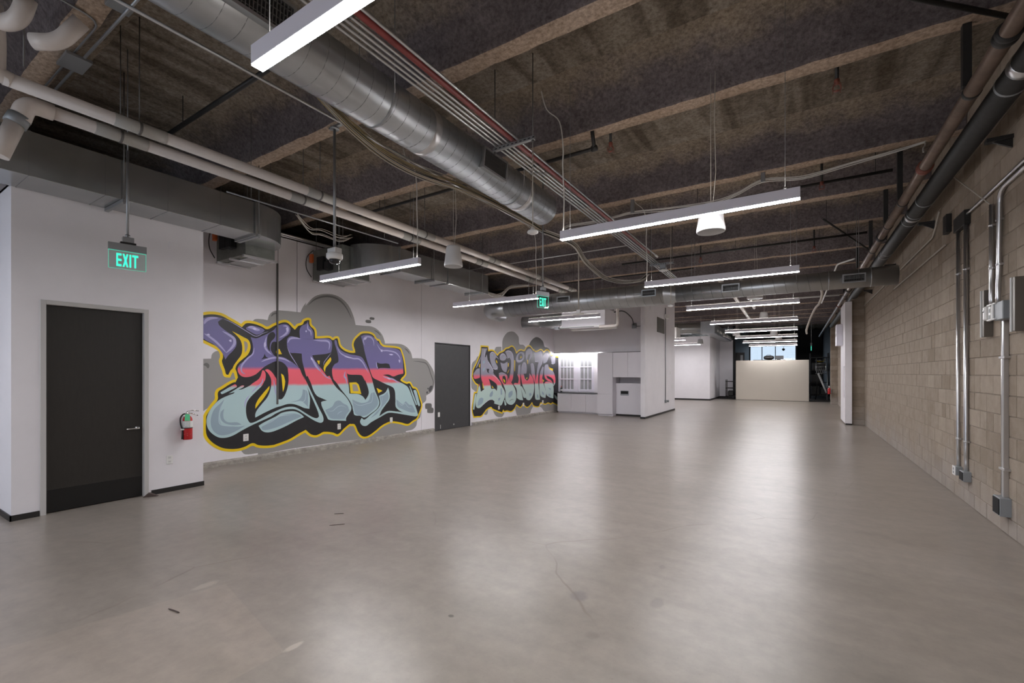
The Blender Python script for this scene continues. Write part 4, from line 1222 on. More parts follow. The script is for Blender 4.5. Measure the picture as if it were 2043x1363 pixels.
# ================================================================== LINEAR PENDANT LIGHTS
LZ = 3.23
def linear_light(x0, y, label, cord=False):
    x1 = x0 + (2.44 if x0 > -4 else 2.34)
    t = thing('linear_pendant_light', label, 'light', (x0, y, LZ), 'long white linear pendant lights')
    h = MB().box(x0, x1, y, y + .066, LZ + .004, LZ + .105, .002)
    obj('housing', h, M_SOFTW, t)
    obj('added_uplight', MB().box(x0 + .02, x1 - .02, y + .012, y + .054, LZ + .1035, LZ + .107), M_ADDED_UP, t)  # added glowing strip, hidden from below, to brighten the ceiling
    obj('diffuser', MB().box(x0 + .003, x1 - .003, y + .003, y + .063, LZ - .002, LZ + .0045), M_LAMP, t)
    for xx in ((x0 + .12 if x0 > -4 else x0 + .48), x1 - .12):
        wire = MB().tube([(xx, y + .033, LZ + .10), (xx, y + .033, ZS - .001)], .0022, 5)
        wire.lathe([(.0, 0), (.011, 0), (.011, .02), (.004, .03), (0, .03)], (xx, y + .033, LZ + .104), 'Z', 10)
        obj('suspension_cable', wire, M_STRUT, t)
    if cord:
        xx = x1 - .05 if cord > 0 else x0 + .03
        zt = ZB + .2
        path = curve_pts([(xx, y + .033, LZ + .1), (xx + .01, y + .033, LZ + .5), (xx - .008, y + .035, LZ + .9), (xx, y + .03, LZ + 1.1), (xx - .05, y + .03, zt - .2), (xx - .22, y + .02, zt), (xx - .3, y + .02, ZS)], 5)
        obj('power_cord', MB().tube(path, 0.0075, 6), M_CABLEW, t)
    return t
MAIN = [(-2.41, 1.264, 'long white linear pendant light nearest the camera, running out of the top of the frame', 0),
        (-2.41, 4.90, 'long white linear pendant light with a white cone speaker hanging just behind it', -1),
        (-2.40, 8.44, 'long white linear pendant light hanging just in front of the round cross duct', -1),
        (-2.38, 12.13, 'long white linear pendant light hanging just behind the round cross duct', 0),
        (-2.40, 16.03, 'second long white linear pendant light behind the round cross duct', 0),
        (-2.40, 19.6, 'third long white linear pendant light behind the round cross duct', 0),
        (-2.40, 23.1, 'fourth long white linear pendant light behind the round cross duct', 0),
        (-2.40, 26.75, 'last but one white linear pendant light, high above the cream partition', 0),
        (-2.40, 30.3, 'farthest white linear pendant light, right above the cream partition', 0)]
for x, y, lab, cd in MAIN:
    linear_light(x, y, lab, cord=cd)
for x, y, lab, cd in ((-7.055, 4.88, 'white linear pendant light under the dome camera, in front of the big mural', 1),
                      (-7.05, 8.49, 'white linear pendant light whose right end meets the distant exit sign', 1),
                      (-7.09, 12.2, 'white linear pendant light by the air handler, above the second mural', 0),
                      (-6.9, 22.95, 'upper of two white linear lights seen past the kitchen wing', 0),
                      (-6.9, 26.95, 'lower of two white linear lights seen past the kitchen wing', 0)):
    linear_light(x, y, lab, cord=cd)
# the row goes on behind the camera
linear_light(-2.41, -2.4, 'white linear pendant light of the same row behind the viewer')
linear_light(-7.05, -1.6, 'white linear pendant light behind the viewer by the shopfront')

# ================================================================== ROUND DUCTS
def helix(c, axis, a0, a1, r, pitch, tr, seg=26, phase=0.0):
    """standing seam ring around a round duct"""
    b = MB()
    turns = (a1 - a0) / pitch
    n = int(turns * seg)
    pts = []
    for i in range(n + 1):
        t = i / n
        a = 2 * PI * turns * t + phase
        h = a0 + (a1 - a0) * t
        x, z = r * math.cos(a), r * math.sin(a)
        pts.append((c[0] + x, h, c[1] + z) if axis == 'Y' else (h, c[0] + x, c[1] + z))
    return b.tube(pts, tr, 4)
def grille(b_frame, b_slat, o, ex, ey, ez, w, h, nslat=9, depth=.03):
    """register: o centre, ex along, ez up the face, ey outward"""
    o, ex, ey, ez = Vector(o), Vector(ex), Vector(ey), Vector(ez)
    def bx(b, u0, u1, v0, v1, d0, d1):
        vs = [o + ex * u + ez * v + ey * d for u in (u0, u1) for v in (v0, v1) for d in (d0, d1)]
        b.add(vs, [(0, 1, 3, 2), (4, 6, 7, 5), (0, 4, 5, 1), (2, 3, 7, 6), (0, 2, 6, 4), (1, 5, 7, 3)])
    f = .024
    bx(b_frame, -w / 2, w / 2, h / 2 - f, h / 2, -.05, depth); bx(b_frame, -w / 2, w / 2, -h / 2, -h / 2 + f, -.05, depth)
    bx(b_frame, -w / 2, -w / 2 + f, -h / 2 + f, h / 2 - f, -.05, depth); bx(b_frame, w / 2 - f, w / 2, -h / 2 + f, h / 2 - f, -.05, depth)
    for k in range(nslat):
        u = -w / 2 + f + (w - 2 * f) * (k + .5) / nslat
        bx(b_slat, u - .003, u + .003, -h / 2 + f, h / 2 - f, 0.0, depth - .008)
    for k in range(4):
        v = -h / 2 + f + (h - 2 * f) * (k + .5) / 4
        bx(b_slat, -w / 2 + f, w / 2 - f, v - .003, v + .003, -.002, depth - .014)
def void(o, ex, ey, ez, w, h):
    o, ex, ey, ez = Vector(o), Vector(ex), Vector(ey), Vector(ez)
    vs = [o + ex * u + ez * v + ey * d for u in (-w / 2, w / 2) for v in (-h / 2, h / 2) for d in (-.05, 0.002)]
    return MB().add(vs, [(0, 1, 3, 2), (4, 6, 7, 5), (0, 4, 5, 1), (2, 3, 7, 6), (0, 2, 6, 4), (1, 5, 7, 3)])

DX, DZc, DR = -3.33, 4.17, .236
duct = thing('spiral_duct', 'fat galvanised spiral duct running away under the beams with an open far end', 'duct', (DX, 2.4, DZc))
b = MB()
b.lathe([(DR - .012, -1.5), (DR, -1.5), (DR, 6.2), (DR - .012, 6.2)], (DX, 0, DZc), 'Y', 48)
obj('pipe', b, M_GALV, duct)
obj('spiral_seam', helix((DX, DZc), 'Y', -1.4, 6.15, DR - .0005, .145, .0028), M_SEAM, duct)
for y in (3.52, 5.45):
    b = MB().lathe([(DR, -.05), (DR + .004, -.045), (DR + .004, .045), (DR, .05)], (DX, y, DZc), 'Y', 48)
    obj('coupling_band', b, M_STEEL, duct)
obj('end_cap', MB().lathe([(DR - .02, 0), (DR - .02, .004)], (DX, 6.12, DZc), 'Y', 48), M_DARKVOID, duct)
for yc, wd, ang in ((1.62, .62, -6), (4.50, .50, -6)):
    a = math.radians(ang)
    ey = (math.cos(a), 0, math.sin(a)); ez = (-math.sin(a), 0, math.cos(a))
    o_ = (DX + (DR - .012) * math.cos(a), yc, DZc + (DR - .012) * math.sin(a))
    fr, sl = MB(), MB()
    grille(fr, sl, o_, (0, 1, 0), ey, ez, wd, .24, 22, .045)
    r_ = obj('supply_register', fr, M_GALV, duct)
    obj('louvre', sl, M_ROD, r_)
    obj('dark_opening', void(Vector(o_) + Vector(ey) * .012, (0, 1, 0), ey, ez, wd - .04, .20), M_DARKVOID, r_)
for y in (0.6, 2.9, 5.2):
    b = MB()
    for s_ in (-1, 1):
        b.tube([(DX + s_ * (DR + .006), y, DZc), (DX + s_ * (DR + .006), y, ZS - .001)], .004, 6)
    b.lathe([(DR + .002, -.014), (DR + .006, -.012), (DR + .006, .012), (DR + .002, .014)], (DX, y, DZc), 'Y', 40)
    obj('hanger_strap', b, M_STRUT, duct)

# cross duct
CY, CZ1, CR1, CZ2, CR2 = 10.96, 3.51, .265, 3.46, .18
cd = thing('cross_duct', 'round galvanised duct spanning the room with a row of small registers', 'duct', (-2.6, CY, 3.48))
b = MB().lathe([(CR1 - .01, -7.05), (CR1, -7.05), (CR1, -2.62)], (0, CY, CZ1), 'X', 40)
obj('wide_section', b, M_GALV, cd)
b = MB()
n = 40
vs = []
for (x, zc, r) in ((-2.62, CZ1, CR1), (-2.36, CZ2, CR2)):
    for k in range(n):
        a = 2 * PI * k / n
        vs.append((x, CY + r * math.cos(a), zc + r * math.sin(a)))
b.add(vs, [(k, (k + 1) % n, n + (k + 1) % n, n + k) for k in range(n)], True)
obj('reducer', b, M_GALV, cd)
b = MB().lathe([(CR2, -2.36), (CR2, 1.60), (CR2 - .01, 1.60), (0, 1.59)], (0, CY, CZ2), 'X', 40)
obj('narrow_section', b, M_GALV, cd)
obj('spiral_seam', helix((CY, CZ1), 'X', -7.0, -2.66, CR1 - .0015, .20, .0045), M_SEAM, cd)
obj('spiral_seam', helix((CY, CZ2), 'X', -2.3, .5, CR2 - .0015, .20, .0045), M_SEAM, cd)
for x in (.54, 1.2):
    obj('coupling_band', MB().lathe([(CR2, -.01), (CR2 + .006, -.008), (CR2 + .006, .008), (CR2, .01)], (x, CY, CZ2), 'X', 40), M_GALV, cd)
for (xa, xb, zc, r, zo) in ((-5.34, -4.97, CZ1, CR1, .04), (-3.11, -2.77, CZ1, CR1, 0.0), (-1.38, -1.03, CZ2, CR2, 0.01), (.75, 1.11, CZ2, CR2, -.02)):
    fr, sl = MB(), MB()
    w = xb - xa
    yo = CY - math.sqrt(max(0.0001, r * r - zo * zo)) + .012
    o_ = ((xa + xb) / 2, yo, zc + zo)
    grille(fr, sl, o_, (1, 0, 0), (0, -1, 0), (0, 0, 1), w, .17, 12, .035)
    r_ = obj('supply_register', fr, M_GALV, cd)
    obj('louvre', sl, M_ROD, r_)
    obj('dark_opening', void((o_[0], o_[1] - .008, o_[2]), (1, 0, 0), (0, -1, 0), (0, 0, 1), w - .04, .13), M_DARKVOID, r_)
for x in (-6.2, -4.3, -2.0, 0.0, 1.0):
    zc, r = (CZ1, CR1) if x < -2.5 else (CZ2, CR2)
    b = MB()
    for s_ in (-1, 1):
        b.tube([(x, CY + s_ * (r + .006), zc), (x, CY + s_ * (r + .006), ZS - .001)], .004, 6)
    obj('hanger_rod', b, M_STRUT, cd)
# soft elbow from the cross duct to the mural wall
b = MB().tube(fillet([(-7.0, CY, CZ1), (-7.75, CY, CZ1), (-7.9, CY + .9, CZ1 - .02)], .5, 10), CR1 - .02, 24)
obj('elbow', b, M_GALV, cd)

# ================================================================== RECTANGULAR DUCTS ALONG THE LEFT WALL
RX0, RX1, RZ0, RZ1 = -7.25, -6.71, 3.665, 4.13
def sheet_seams(y0, y1, step):
    y = y0
    while y < y1:
        obj('sheet_seam', MB().box(RX0 - .002, RX1 + .004, y, y + .012, RZ0 - .004, RZ1 + .004), M_GALVD, rd)
        y += step
def elbow_plan(yc, sgn):
    """quarter turn from the Y run to -X; yc is the joint, sgn the way it goes on"""
    cx = RX0 - .12
    ro = RX1 - cx; ri = RX0 - cx
    pts = []
    for k in range(13):
        a = PI / 2 * k / 12
        pts.append((cx + ro * math.cos(a), yc + sgn * ro * math.sin(a)))
    for k in range(12, -1, -1):
        a = PI / 2 * k / 12
        pts.append((cx + ri * math.cos(a), yc + sgn * ri * math.sin(a)))
    return pts
def trapeze(y, x0, x1, z, ztop, b=None):
    b = b or MB()
    b.box(x0, x1, y - .02, y + .02, z - .042, z, .003)
    return b
rd = thing('rectangular_duct', 'rectangular sheet-metal duct over the white door room, with a curved elbow at its end', 'duct', (-6.98, 1.5, RZ0))
obj('duct_body', MB().box(RX0, RX1, -5.0, 3.59, RZ0, RZ1, .004), M_GALVD, rd)
obj('elbow', MB().prism(elbow_plan(3.60, 1), 'Z', RZ0, RZ1), M_GALVD, rd)
obj('joint_flange', MB().box(RX0 - .03, RX1 + .03, 3.575, 3.605, RZ0 - .03, RZ1 + .03, .003), M_GALVD, rd)
sheet_seams(-3.6, 3.4, .61)
for y in (2.05, 3.62, -0.4):
    hg = obj('trapeze_strut', trapeze(y, RX0 + .01, RX1 + .05, RZ0 - .002, ZS), M_STRUT, rd)
    obj('hanger_rod', MB().tube([(RX1 + .035, y, RZ0 - .05), (RX1 + .035, y, ZS - .001)], .0065, 8), M_ROD, hg)
rd2 = thing('rectangular_duct', 'second rectangular sheet-metal duct, above the dome camera and mural, with an open far end', 'duct', (-6.98, 8.0, RZ0))
obj('duct_body', MB().box(RX0, RX1, 6.44, 9.50, RZ0, RZ1, .004), M_GALVD, rd2)
obj('elbow', MB().prism(elbow_plan(6.43, -1), 'Z', RZ0, RZ1), M_GALVD, rd2)
obj('joint_flange', MB().box(RX0 - .02, RX1 + .02, 6.425, 6.45, RZ0 - .02, RZ1 + .02, .003).box(RX0 - .02, RX1 + .02, 7.9, 7.925, RZ0 - .02, RZ1 + .02, .003), M_GALVD, rd2)
obj('open_end', MB().box(RX0 + .02, RX1 - .02, 9.49, 9.503, RZ0 + .02, RZ1 - .02), M_DARKVOID, rd2)
for y in (7.4, 9.2):
    hg = obj('trapeze_strut', trapeze(y, RX0 + .01, RX1 + .05, RZ0 - .002, ZS), M_STRUT, rd2)
    obj('hanger_rod', MB().tube([(RX1 + .035, y, RZ0 - .05), (RX1 + .035, y, ZS - .001)], .0065, 8), M_ROD, hg)

def vav(y0, y1, label):
    x0, x1, z0, z1 = -8.32, -7.40, RZ0 - .15, RZ1 - .02
    t = thing('air_terminal_box', label, 'air box', ((x0 + x1) / 2, (y0 + y1) / 2, z0))
    obj('casing', MB().box(x0, x1, y0, y1, z0, z1, .004), M_DARKBOX, t)
    for x in (x0 + .03, (x0 + x1) / 2, x1 - .05):
        obj('mounting_rail', MB().box(x - .03, x + .03, y0 - .01, y1 + .06, z0 - .03, z0 + .001, .003), M_STEEL, t)
    obj('access_panel', MB().box(x0 + .12, x1 - .12, y0 + .12, y1 + .02, z0 - .018, z0 + .001, .003), M_GALVD, t)
    obj('actuator', MB().box(x0 - .06, x0 + .03, y0 - .045, y0 + .02, z1 - .24, z1 - .07, .008), M_ORANGE, t)
    obj('control_box', MB().box(x0 + .22, x0 + .42, y0 - .07, y0 + .01, z0 + .16, z0 + .42, .006).box(x0 + .5, x0 + .66, y0 - .11, y0 + .01, z0 + .12, z0 + .30, .02), M_DARKVOID, t)
    b = MB()
    b.tube(curve_pts([(x0 + .05, y0 - .02, z1), (x0 - .1, y0 - .06, z1 - .12), (x0 - .14, y0 - .05, z1 - .34), (x0 - .02, y0 - .02, z0 + .06)], 6), .008, 6)
    obj('control_wire', b, M_CABLED, t)
    for (x, y) in ((x0 + .04, y0 + .05), (x1 - .04, y0 + .05), (x0 + .04, y1 - .05), (x1 - .04, y1 - .05)):
        obj('hanger_rod', MB().tube([(x, y, z1 - .01), (x, y, ZS - .001)], .005, 6), M_ROD, t)
    return t
vav(3.80, 4.28, 'dark air terminal box with orange actuator behind the near duct elbow')
vav(5.60, 6.26, 'dark air terminal box with orange actuator beside the dome camera')

# ================================================================== CONDUIT RACK AND RED PIPE
RZ = 4.25
for k, x in enumerate((-2.945, -2.890, -2.835, -2.780)):
    o = obj('electrical_conduit', MB().tube([(x, -4.9, RZ), (x, 13.4, RZ)], .0135, 10), M_STEEL, None, loc=(x, 4, RZ))
    tag(o, ('outermost left conduit of the rack, next to the spiral duct', 'second conduit from the spiral duct on the rack', 'third conduit from the spiral duct on the rack', 'silver conduit touching the left of the red pipe on the rack')[k], 'conduit', 'silver conduits on the ceiling rack')
    b = MB()
    for y in (2.05 + .02 * k, 5.1 + .03 * k, 8.1 + .02 * k, 11.2):
        b.tube([(x, y, RZ), (x, y + .07, RZ)], .0175, 10)
    obj('coupling', b, M_STRUT, o)
o = obj('electrical_conduit', MB().tube([(-2.652, -4.9, RZ), (-2.652, 10.35, RZ)], .0135, 10), M_STEEL, None, loc=(-2.652, 4, RZ))
tag(o, 'single silver conduit on the far side of the red pipe', 'conduit', 'silver conduits on the ceiling rack')
obj('coupling', MB().tube([(-2.652, 10.2, RZ), (-2.652, 10.36, RZ)], .021, 10), M_OFFW, o)
o = obj('sprinkler_pipe', MB().tube([(-2.718, -4.9, RZ + .012), (-2.718, 9.9, RZ + .012)], .027, 14), M_REDP, None, loc=(-2.718, 4, RZ))
tag(o, 'dark red pipe running among the silver conduits on the ceiling rack', 'pipe')
for y in (-2.6, 4.33, 10.95):
    t = thing('conduit_rack', {-2.6: 'slotted zinc rack strut behind the viewer', 4.33: 'slotted zinc strut with rods carrying conduits beside the near register', 10.95: 'slotted zinc strut carrying conduits just above the cross duct'}[y], 'rack', (-2.7, y, RZ - .055))
    b = MB().box(-2.985, -2.435, y - .021, y + .021, RZ - .057, RZ - .0148, .003)
    obj('strut', b, M_STRUT, t)
    b = MB()
    for k in range(10):
        x = -2.95 + k * .055
        b.box(x, x + .028, y - .0225, y - .0205, RZ - .042, RZ - .032)
    obj('slot', b, M_DARKVOID, t)
    for x in (-2.965, -2.46):
        obj('hanger_rod', MB().tube([(x, y, RZ - .09), (x, y, ZS - .001)], .006, 8), M_ROD, t)
        obj('nut', MB().lathe([(0, 0), (.014, 0), (.014, .016), (0, .016)], (x, y, RZ - .075), 'Z', 6, smooth=False), M_ROD, t)

# pair of conduits left of the spiral duct and pair under the near beam
for k, (x, z) in enumerate(((-3.845, 4.110), (-3.805, 4.085))):
    o = obj('electrical_conduit', MB().tube([(x, -1.0, z), (x + .01, 7.15, z + .02)], .0125, 8), M_STEEL, None, loc=(x, 3, z))
    tag(o, ('long silver conduit below the left flank of the spiral duct', 'silver conduit running close beside it, touching the spiral duct side')[k], 'conduit', 'conduits along the spiral duct')
for k, y in enumerate((1.40, 1.46)):
    z = ZB - .05 + .032 * (1 - k)
    pts = [(-3.3, y, z), (-6.9, y, z)] if k else fillet([(-4.2, .7, z), (-5.02, .98, z), (-5.08, 1.40, z), (-6.9, 1.40, z)], .14)
    o = obj('electrical_conduit', MB().tube(pts, .0125 if k else .009, 8), M_STRUT, None, loc=(-5, y, z))
    tag(o, ('bent grey conduit crossing the reddish beam in the upper left corner', 'straight grey conduit along the edge of the reddish beam, upper left corner')[k], 'conduit')
    if k:
        obj('clip', MB().box(-4.78, -4.66, 1.34, 1.50, z + .010, ZB, .003), M_STRUT, o)
        obj('clip', MB().box(-6.02, -5.72, 1.33, 1.52, z - .03, z + .0, .003), M_STRUT, o)

# ================================================================== LOOSE CABLE BUNDLES
def cable_bundle(label, spine, n, rad, spread, mats, sagf, sub=5, loc=None):
    t = thing('cable_bundle', label, 'cables', loc or spine[0])
    rnd = random.Random(len(label))
    for k in range(n):
        a = rnd.uniform(0, 2 * PI); rr = spread * math.sqrt(rnd.random())
        pts = []
        for i, p in enumerate(spine):
            u = i / (len(spine) - 1)
            ss = sagf * math.sin(PI * u) * (k / max(1, n - 1))
            w = rnd.uniform(.6, 1.1)
            pts.append((p[0] + rr * math.cos(a) * w, p[1] + rnd.uniform(-.02, .02), p[2] + rr * math.sin(a) * w - ss))
        obj('cable', MB().tube(curve_pts(pts, sub), rad * rnd.uniform(.8, 1.25), 5), mats[rnd.randrange(len(mats))], t)
    return t
cable_bundle('sagging bundle of thin pale and yellow cables under the left side of the spiral duct',
             [(-3.62, 2.25, 4.24), (-3.66, 2.55, 4.16), (-3.69, 2.9, 4.08), (-3.71, 3.3, 4.03), (-3.72, 3.7, 4.03), (-3.71, 4.1, 4.06), (-3.70, 4.5, 4.10), (-3.70, 5.1, 4.12), (-3.70, 6.2, 4.12), (-3.80, 7.0, 4.14)],
             24, .0042, .045, [M_CABLE, M_CABLE, M_CABLEY, M_CABLEY, M_CABLED], .13)
cable_bundle('twisted bundle of pale cables between the spiral duct end and the cross duct',
             [(-3.80, 7.05, 4.14), (-3.62, 7.5, 4.10), (-3.55, 7.9, 4.06), (-3.75, 8.8, 4.02), (-3.9, 9.8, 4.0), (-3.95, 10.6, 3.98), (-3.75, 11.2, 3.97), (-3.4, 11.6, 4.02), (-3.3, 11.9, 4.2)],
             18, .0065, .055, [M_CABLE, M_CABLEW, M_CABLE, M_CABLED], .05)
cw = cable_bundle('white cables looping along the beam from the brown pipe towards the spiral duct',
             [(1.42, 7.85, 4.64), (1.14, 7.85, 4.60), (.66, 7.85, 4.555), (.07, 7.85, 4.50), (-.43, 7.85, 4.57), (-.79, 7.85, 4.44), (-1.15, 7.85, 4.38), (-1.86, 7.85, 4.42), (-2.44, 7.85, 4.47), (-2.78, 7.85, 4.445), (-3.16, 7.85, 4.42), (-3.65, 7.75, 4.40), (-3.68, 7.55, 4.22)],
             3, .007, .016, [M_CABLEW], .03)
for x in (-.43, -2.44):
    obj('cable_clip', MB().box(x - .03, x + .03, 7.82, 7.88, 4.53 if x > -1 else 4.44, ZB + .0, .004), M_STRUT, cw)
obj('loop_end', MB().tube(curve_pts([(1.42, 7.85, 4.64), (1.40, 7.75, 4.55), (1.36, 7.62, 4.48), (1.34, 7.5, 4.38)], 5), .009, 6), M_CABLEW, cw)
cable_bundle('tangle of pale cables by the open end of the second rectangular duct',
             [(-7.0, 9.6, 3.9), (-6.9, 9.9, 3.75), (-6.75, 10.15, 3.80), (-6.6, 10.4, 4.02), (-6.5, 11.2, 4.15)], 8, .006, .03, [M_CABLE, M_CABLEW], .12)
cable_bundle('thin pale cables draped behind the near elbow towards the dome camera',
             [(-7.0, 4.4, 4.25), (-7.1, 4.7, 4.12), (-7.2, 5.0, 4.2), (-7.22, 5.4, 4.16), (-7.25, 5.7, 4.25)], 5, .006, .05, [M_CABLE, M_CABLEW], .10)

# ================================================================== PVC PIPES
for k, (x, z, lab) in enumerate(((-5.79, 4.02, 'lower white drain pipe of the pair, nearest the door room wall'), (-5.50, 4.045, 'upper white drain pipe of the pair, nearer the spiral duct'))):
    t = thing('white_drain_pipe', lab, 'pipe', (x, 5, z), 'pair of white drain pipes under the beams')
    obj('pipe', MB().tube([(x, 1.15 if k == 0 else .90, z), (x, 12.2, z)], .0575, 20), M_PVC, t)
    for j, y in enumerate((1.55, 3.55, 5.6, 7.7, 9.75, 11.6)):
        y += .06 * k
        obj('sleeve', MB().tube([(x, y, z), (x, y + .42, z)], .0605, 20), M_PVCG, t)
        b = MB().lathe([(.061, -.012), (.066, -.01), (.066, .01), (.061, .012)], (x, y + .2, z), 'Y', 20)
        b.tube([(x, y + .2, z + .06), (x, y + .2, ZS - .001)], .005, 6)
        obj('clevis_hanger', b, M_ROD, t)
    if k == 0:
        obj('elbow_fitting', MB().tube(fillet([(x, 1.26, z), (x, 1.09, z), (x - .01, 1.05, z - .16)], .10, 8), .072, 20), M_PVC, t)
        obj('band_coupling', MB().tube([(x - .01, 1.052, z - .13), (x - .015, 1.02, z - .215)], .077, 20), M_GREYBOX, t)
        obj('drop_pipe', MB().tube([(x - .015, 1.025, z - .20), (x - .03, .93, z - .52)], .066, 20), M_PVC, t)
    else:
        obj('riser_pipe', MB().tube(fillet([(x, .95, z), (x, .86, z + .02), (x + .02, .86, z + .30), (x + .1, .83, z + .52)], .1, 8), .060, 18), M_PVC, t)
obj('elbow_fitting', MB().tube(fillet([(-5.42, .80, 4.50), (-5.28, .86, 4.36), (-5.08, .92, 4.36), (-5.02, .95, 4.52)], .12, 8), .060, 18), M_PVC, t)
obj('elbow_fitting', MB().tube(fillet([(-5.02, .98, 4.20), (-4.90, 1.10, 4.22), (-4.78, 1.20, 4.40)], .14, 8), .058, 18), M_PVC, t)
obj('hanger_rod', MB().tube([(-5.28, .98, 4.1), (-5.28, .98, ZS - .001)], .006, 6), M_ROD, t)

# thin galvanised rod / conduit lines on the left
o = obj('electrical_conduit', MB().tube([(-6.10, 2.9, 3.92), (-5.99, 5.7, 3.93)], .011, 8), M_STRUT, None, loc=(-6.0, 4, 3.9))
tag(o, 'thin conduit running below the white drain pipes behind the dome camera pole', 'conduit')
b = MB()
for y in (3.2, 5.4):
    b.tube([(-6.10 + .0393 * (y - 2.9), y, 3.92), (-6.10 + .0393 * (y - 2.9), y, ZS - .001)], .004, 6)
obj('hanger_rod', b, M_ROD, o)
o = obj('electrical_conduit', MB().tube([(-7.4, 9.30, 4.30), (-2.95, 9.28, 4.30)], .013, 8), M_STEEL, None, loc=(-5, 9.3, 4.3))
tag(o, 'silver conduit crossing from the rack towards the drain pipes', 'conduit')
b = MB()
for x in (-6.6, -4.9, -3.4):
    b.tube([(x, 9.29, 4.30), (x, 9.29, ZS - .001)], .004, 6)
obj('hanger_rod', b, M_ROD, o)

for k, (x, z, lab) in enumerate(((-8.40, 4.316, 'silver conduit lying along the top of the mural wall, front one'), (-8.50, 4.31, 'silver conduit lying along the top of the mural wall, back one'))):
    o = obj('electrical_conduit', MB().tube([(x, 3.4, z), (x, 8.6, z)], .022 - .008 * k, 10), M_STEEL, None, loc=(x, 5, z))
    tag(o, lab, 'conduit', 'conduits on top of the mural wall')
    if k == 0:
        for y in (3.8, 6.4, 8.3):
            obj('clip', MB().box(x - .12, x + .03, y - .02, y + .02, 4.28, 4.2945, .002), M_STRUT, o)

# ================================================================== BLACK SPRINKLER BRANCHES AND DROPS
def branch(label, pts, r=.024, hangers=()):
    o = obj('sprinkler_branch', MB().tube(fillet(pts, .06), r, 12), M_BLACKP, None, loc=pts[0])
    tag(o, label, 'pipe')
    b = MB()
    for p in pts[1:-1]:
        b.lathe([(0, -.04), (r * 1.5, -.035), (r * 1.5, .035), (0, .04)], p, 'X', 12)
    for h in hangers:
        b.tube([h[:3], (h[0], h[1], h[3] if len(h) > 3 else ZS - .001)], .005, 6)
    if b.v: obj('fitting', b, M_BLACKP, o)
    return o
branch('black pipe with an elbow under the beam beside the conduit rack', [(-7.1, 5.47, 4.5), (-2.19, 5.45, 4.5), (-2.17, 5.33, 4.665)], .024, [(-3.9, 5.47, 4.5, ZB), (-6.2, 5.47, 4.5, ZB)])
branch('thick black pipe crossing under the slab left of the spiral duct', [(-7.3, 2.62, 4.78), (-4.2, 2.63, 4.80)], .027, [(-6.6, 2.62, 4.79)])
branch('black pipe across the ceiling in front of the cross duct', [(-3.9, 11.64, 4.5), (1.22, 11.66, 4.5)], .024, [(-1.2, 11.65, 4.5), (.9, 11.65, 4.5)])
branch('black diagonal brace in the top right corner above the brown pipe', [(-.45, 3.78, 4.76), (1.5, 5.4, 4.60)], .022, [(0, 4.2, 4.72)])
branch('dark diagonal brace to the insulated pipe short of the cross duct', [(.45, 10.8, 4.66), (1.5, 13.3, 4.42)], .018, [(.5, 10.9, 4.65)])
branch('black pipe below the second drain pipe run at the middle of the ceiling', [(-7.0, 13.2, 4.52), (-2.4, 13.2, 4.52)], .022, [(-4, 13.2, 4.52), (-6, 13.2, 4.52)])
branch('long black pipe under the beam in front of the second light', [(-2.0, 8.62, 4.62), (1.20, 8.62, 4.62)], .022, [(-1.5, 8.62, 4.62), (1.0, 8.62, 4.62)])
def drop(x, y, zt, zb, label):
    t = thing('fire_sprinkler', label, 'sprinkler', (x, y, zb), 'sprinkler heads on short drops')
    obj('drop_pipe', MB().tube([(x, y, zt + .02), (x, y, zb + .10)], .018, 12), M_BLACKP, t)
    obj('reducer', MB().lathe([(0, .06), (.019, .065), (.026, .085), (.026, .11), (.018, .12)], (x, y, zb), 'Z', 12), M_REDC, t)
    b = MB()
    for s_ in (-1, 1):
        b.tube(curve_pts([(x + s_ * .012, y, zb + .065), (x + s_ * .034, y, zb + .04), (x + s_ * .028, y, zb + .012), (x, y, zb + .004)], 4), .004, 6)
    b.lathe([(0, -.004), (.026, -.002), (.026, .001), (0, .004)], (x, y, zb), 'Z', 12)
    obj('deflector', b, M_REDC, t)
    b = MB()
    for k in range(4):
        a = PI / 4 + k * PI / 2
        c, s_ = math.cos(a) * .045, math.sin(a) * .045
        b.tube([(x + c * .4, y + s_ * .4, zb + .085), (x + c, y + s_, zb + .05), (x + c, y + s_, zb - .012)], .003, 5)
    obj('wire_guard', b, M_REDC, t)
drop(.345, 5.60, ZS, 4.47, 'sprinkler head with wire guard hanging alone right of centre, high under the near bay')
drop(-2.02, 5.58, ZS, 4.47, 'sprinkler head beside the black elbow pipe near the conduit rack')
drop(.335, 8.55, ZS, 4.50, 'sprinkler head on the bay just behind the looping white cables')
drop(.335, 12.2, ZS, 4.36, 'sprinkler head above the cross duct, right of centre')
drop(-2.0, 11.9, ZS, 4.36, 'sprinkler head above the cross duct, near the conduit rack')

# ================================================================== BROWN AND BLACK PIPES ON THE RIGHT
t = thing('brown_pipe', 'brown painted pipe running the room length under the beams', 'pipe', (1.29, 8, 4.07))
obj('pipe', MB().tube([(1.29, -4.9, 4.07), (1.29, 36, 4.07)], .060, 22), M_BROWNP, t)
for y, m in ((2.3, M_BROWNP), (4.66, M_BLACKP), (7.15, M_REDC), (10.4, M_BLACKP), (13.4, M_REDC), (16.4, M_BLACKP), (20, M_REDC)):
    b = MB().lathe([(.060, -.05), (.078, -.046), (.078, -.014), (.070, -.010), (.070, .010), (.078, .014), (.078, .046), (.060, .05)], (1.29, y, 4.07), 'Y', 22)
    obj('grooved_coupling', b, m, t)
for y in (5.45, 8.45, 9.66, 11.45, 13.74, 17.4):
    b = MB().box(1.225, 1.285, y - .03, y + .03, 4.12, ZB + .14, .003)
    b.lathe([(.060, -.022), (.066, -.02), (.066, .02), (.060, .022)], (1.29, y, 4.07), 'Y', 20)
    obj('hanger', b, M_BLACKP, t)
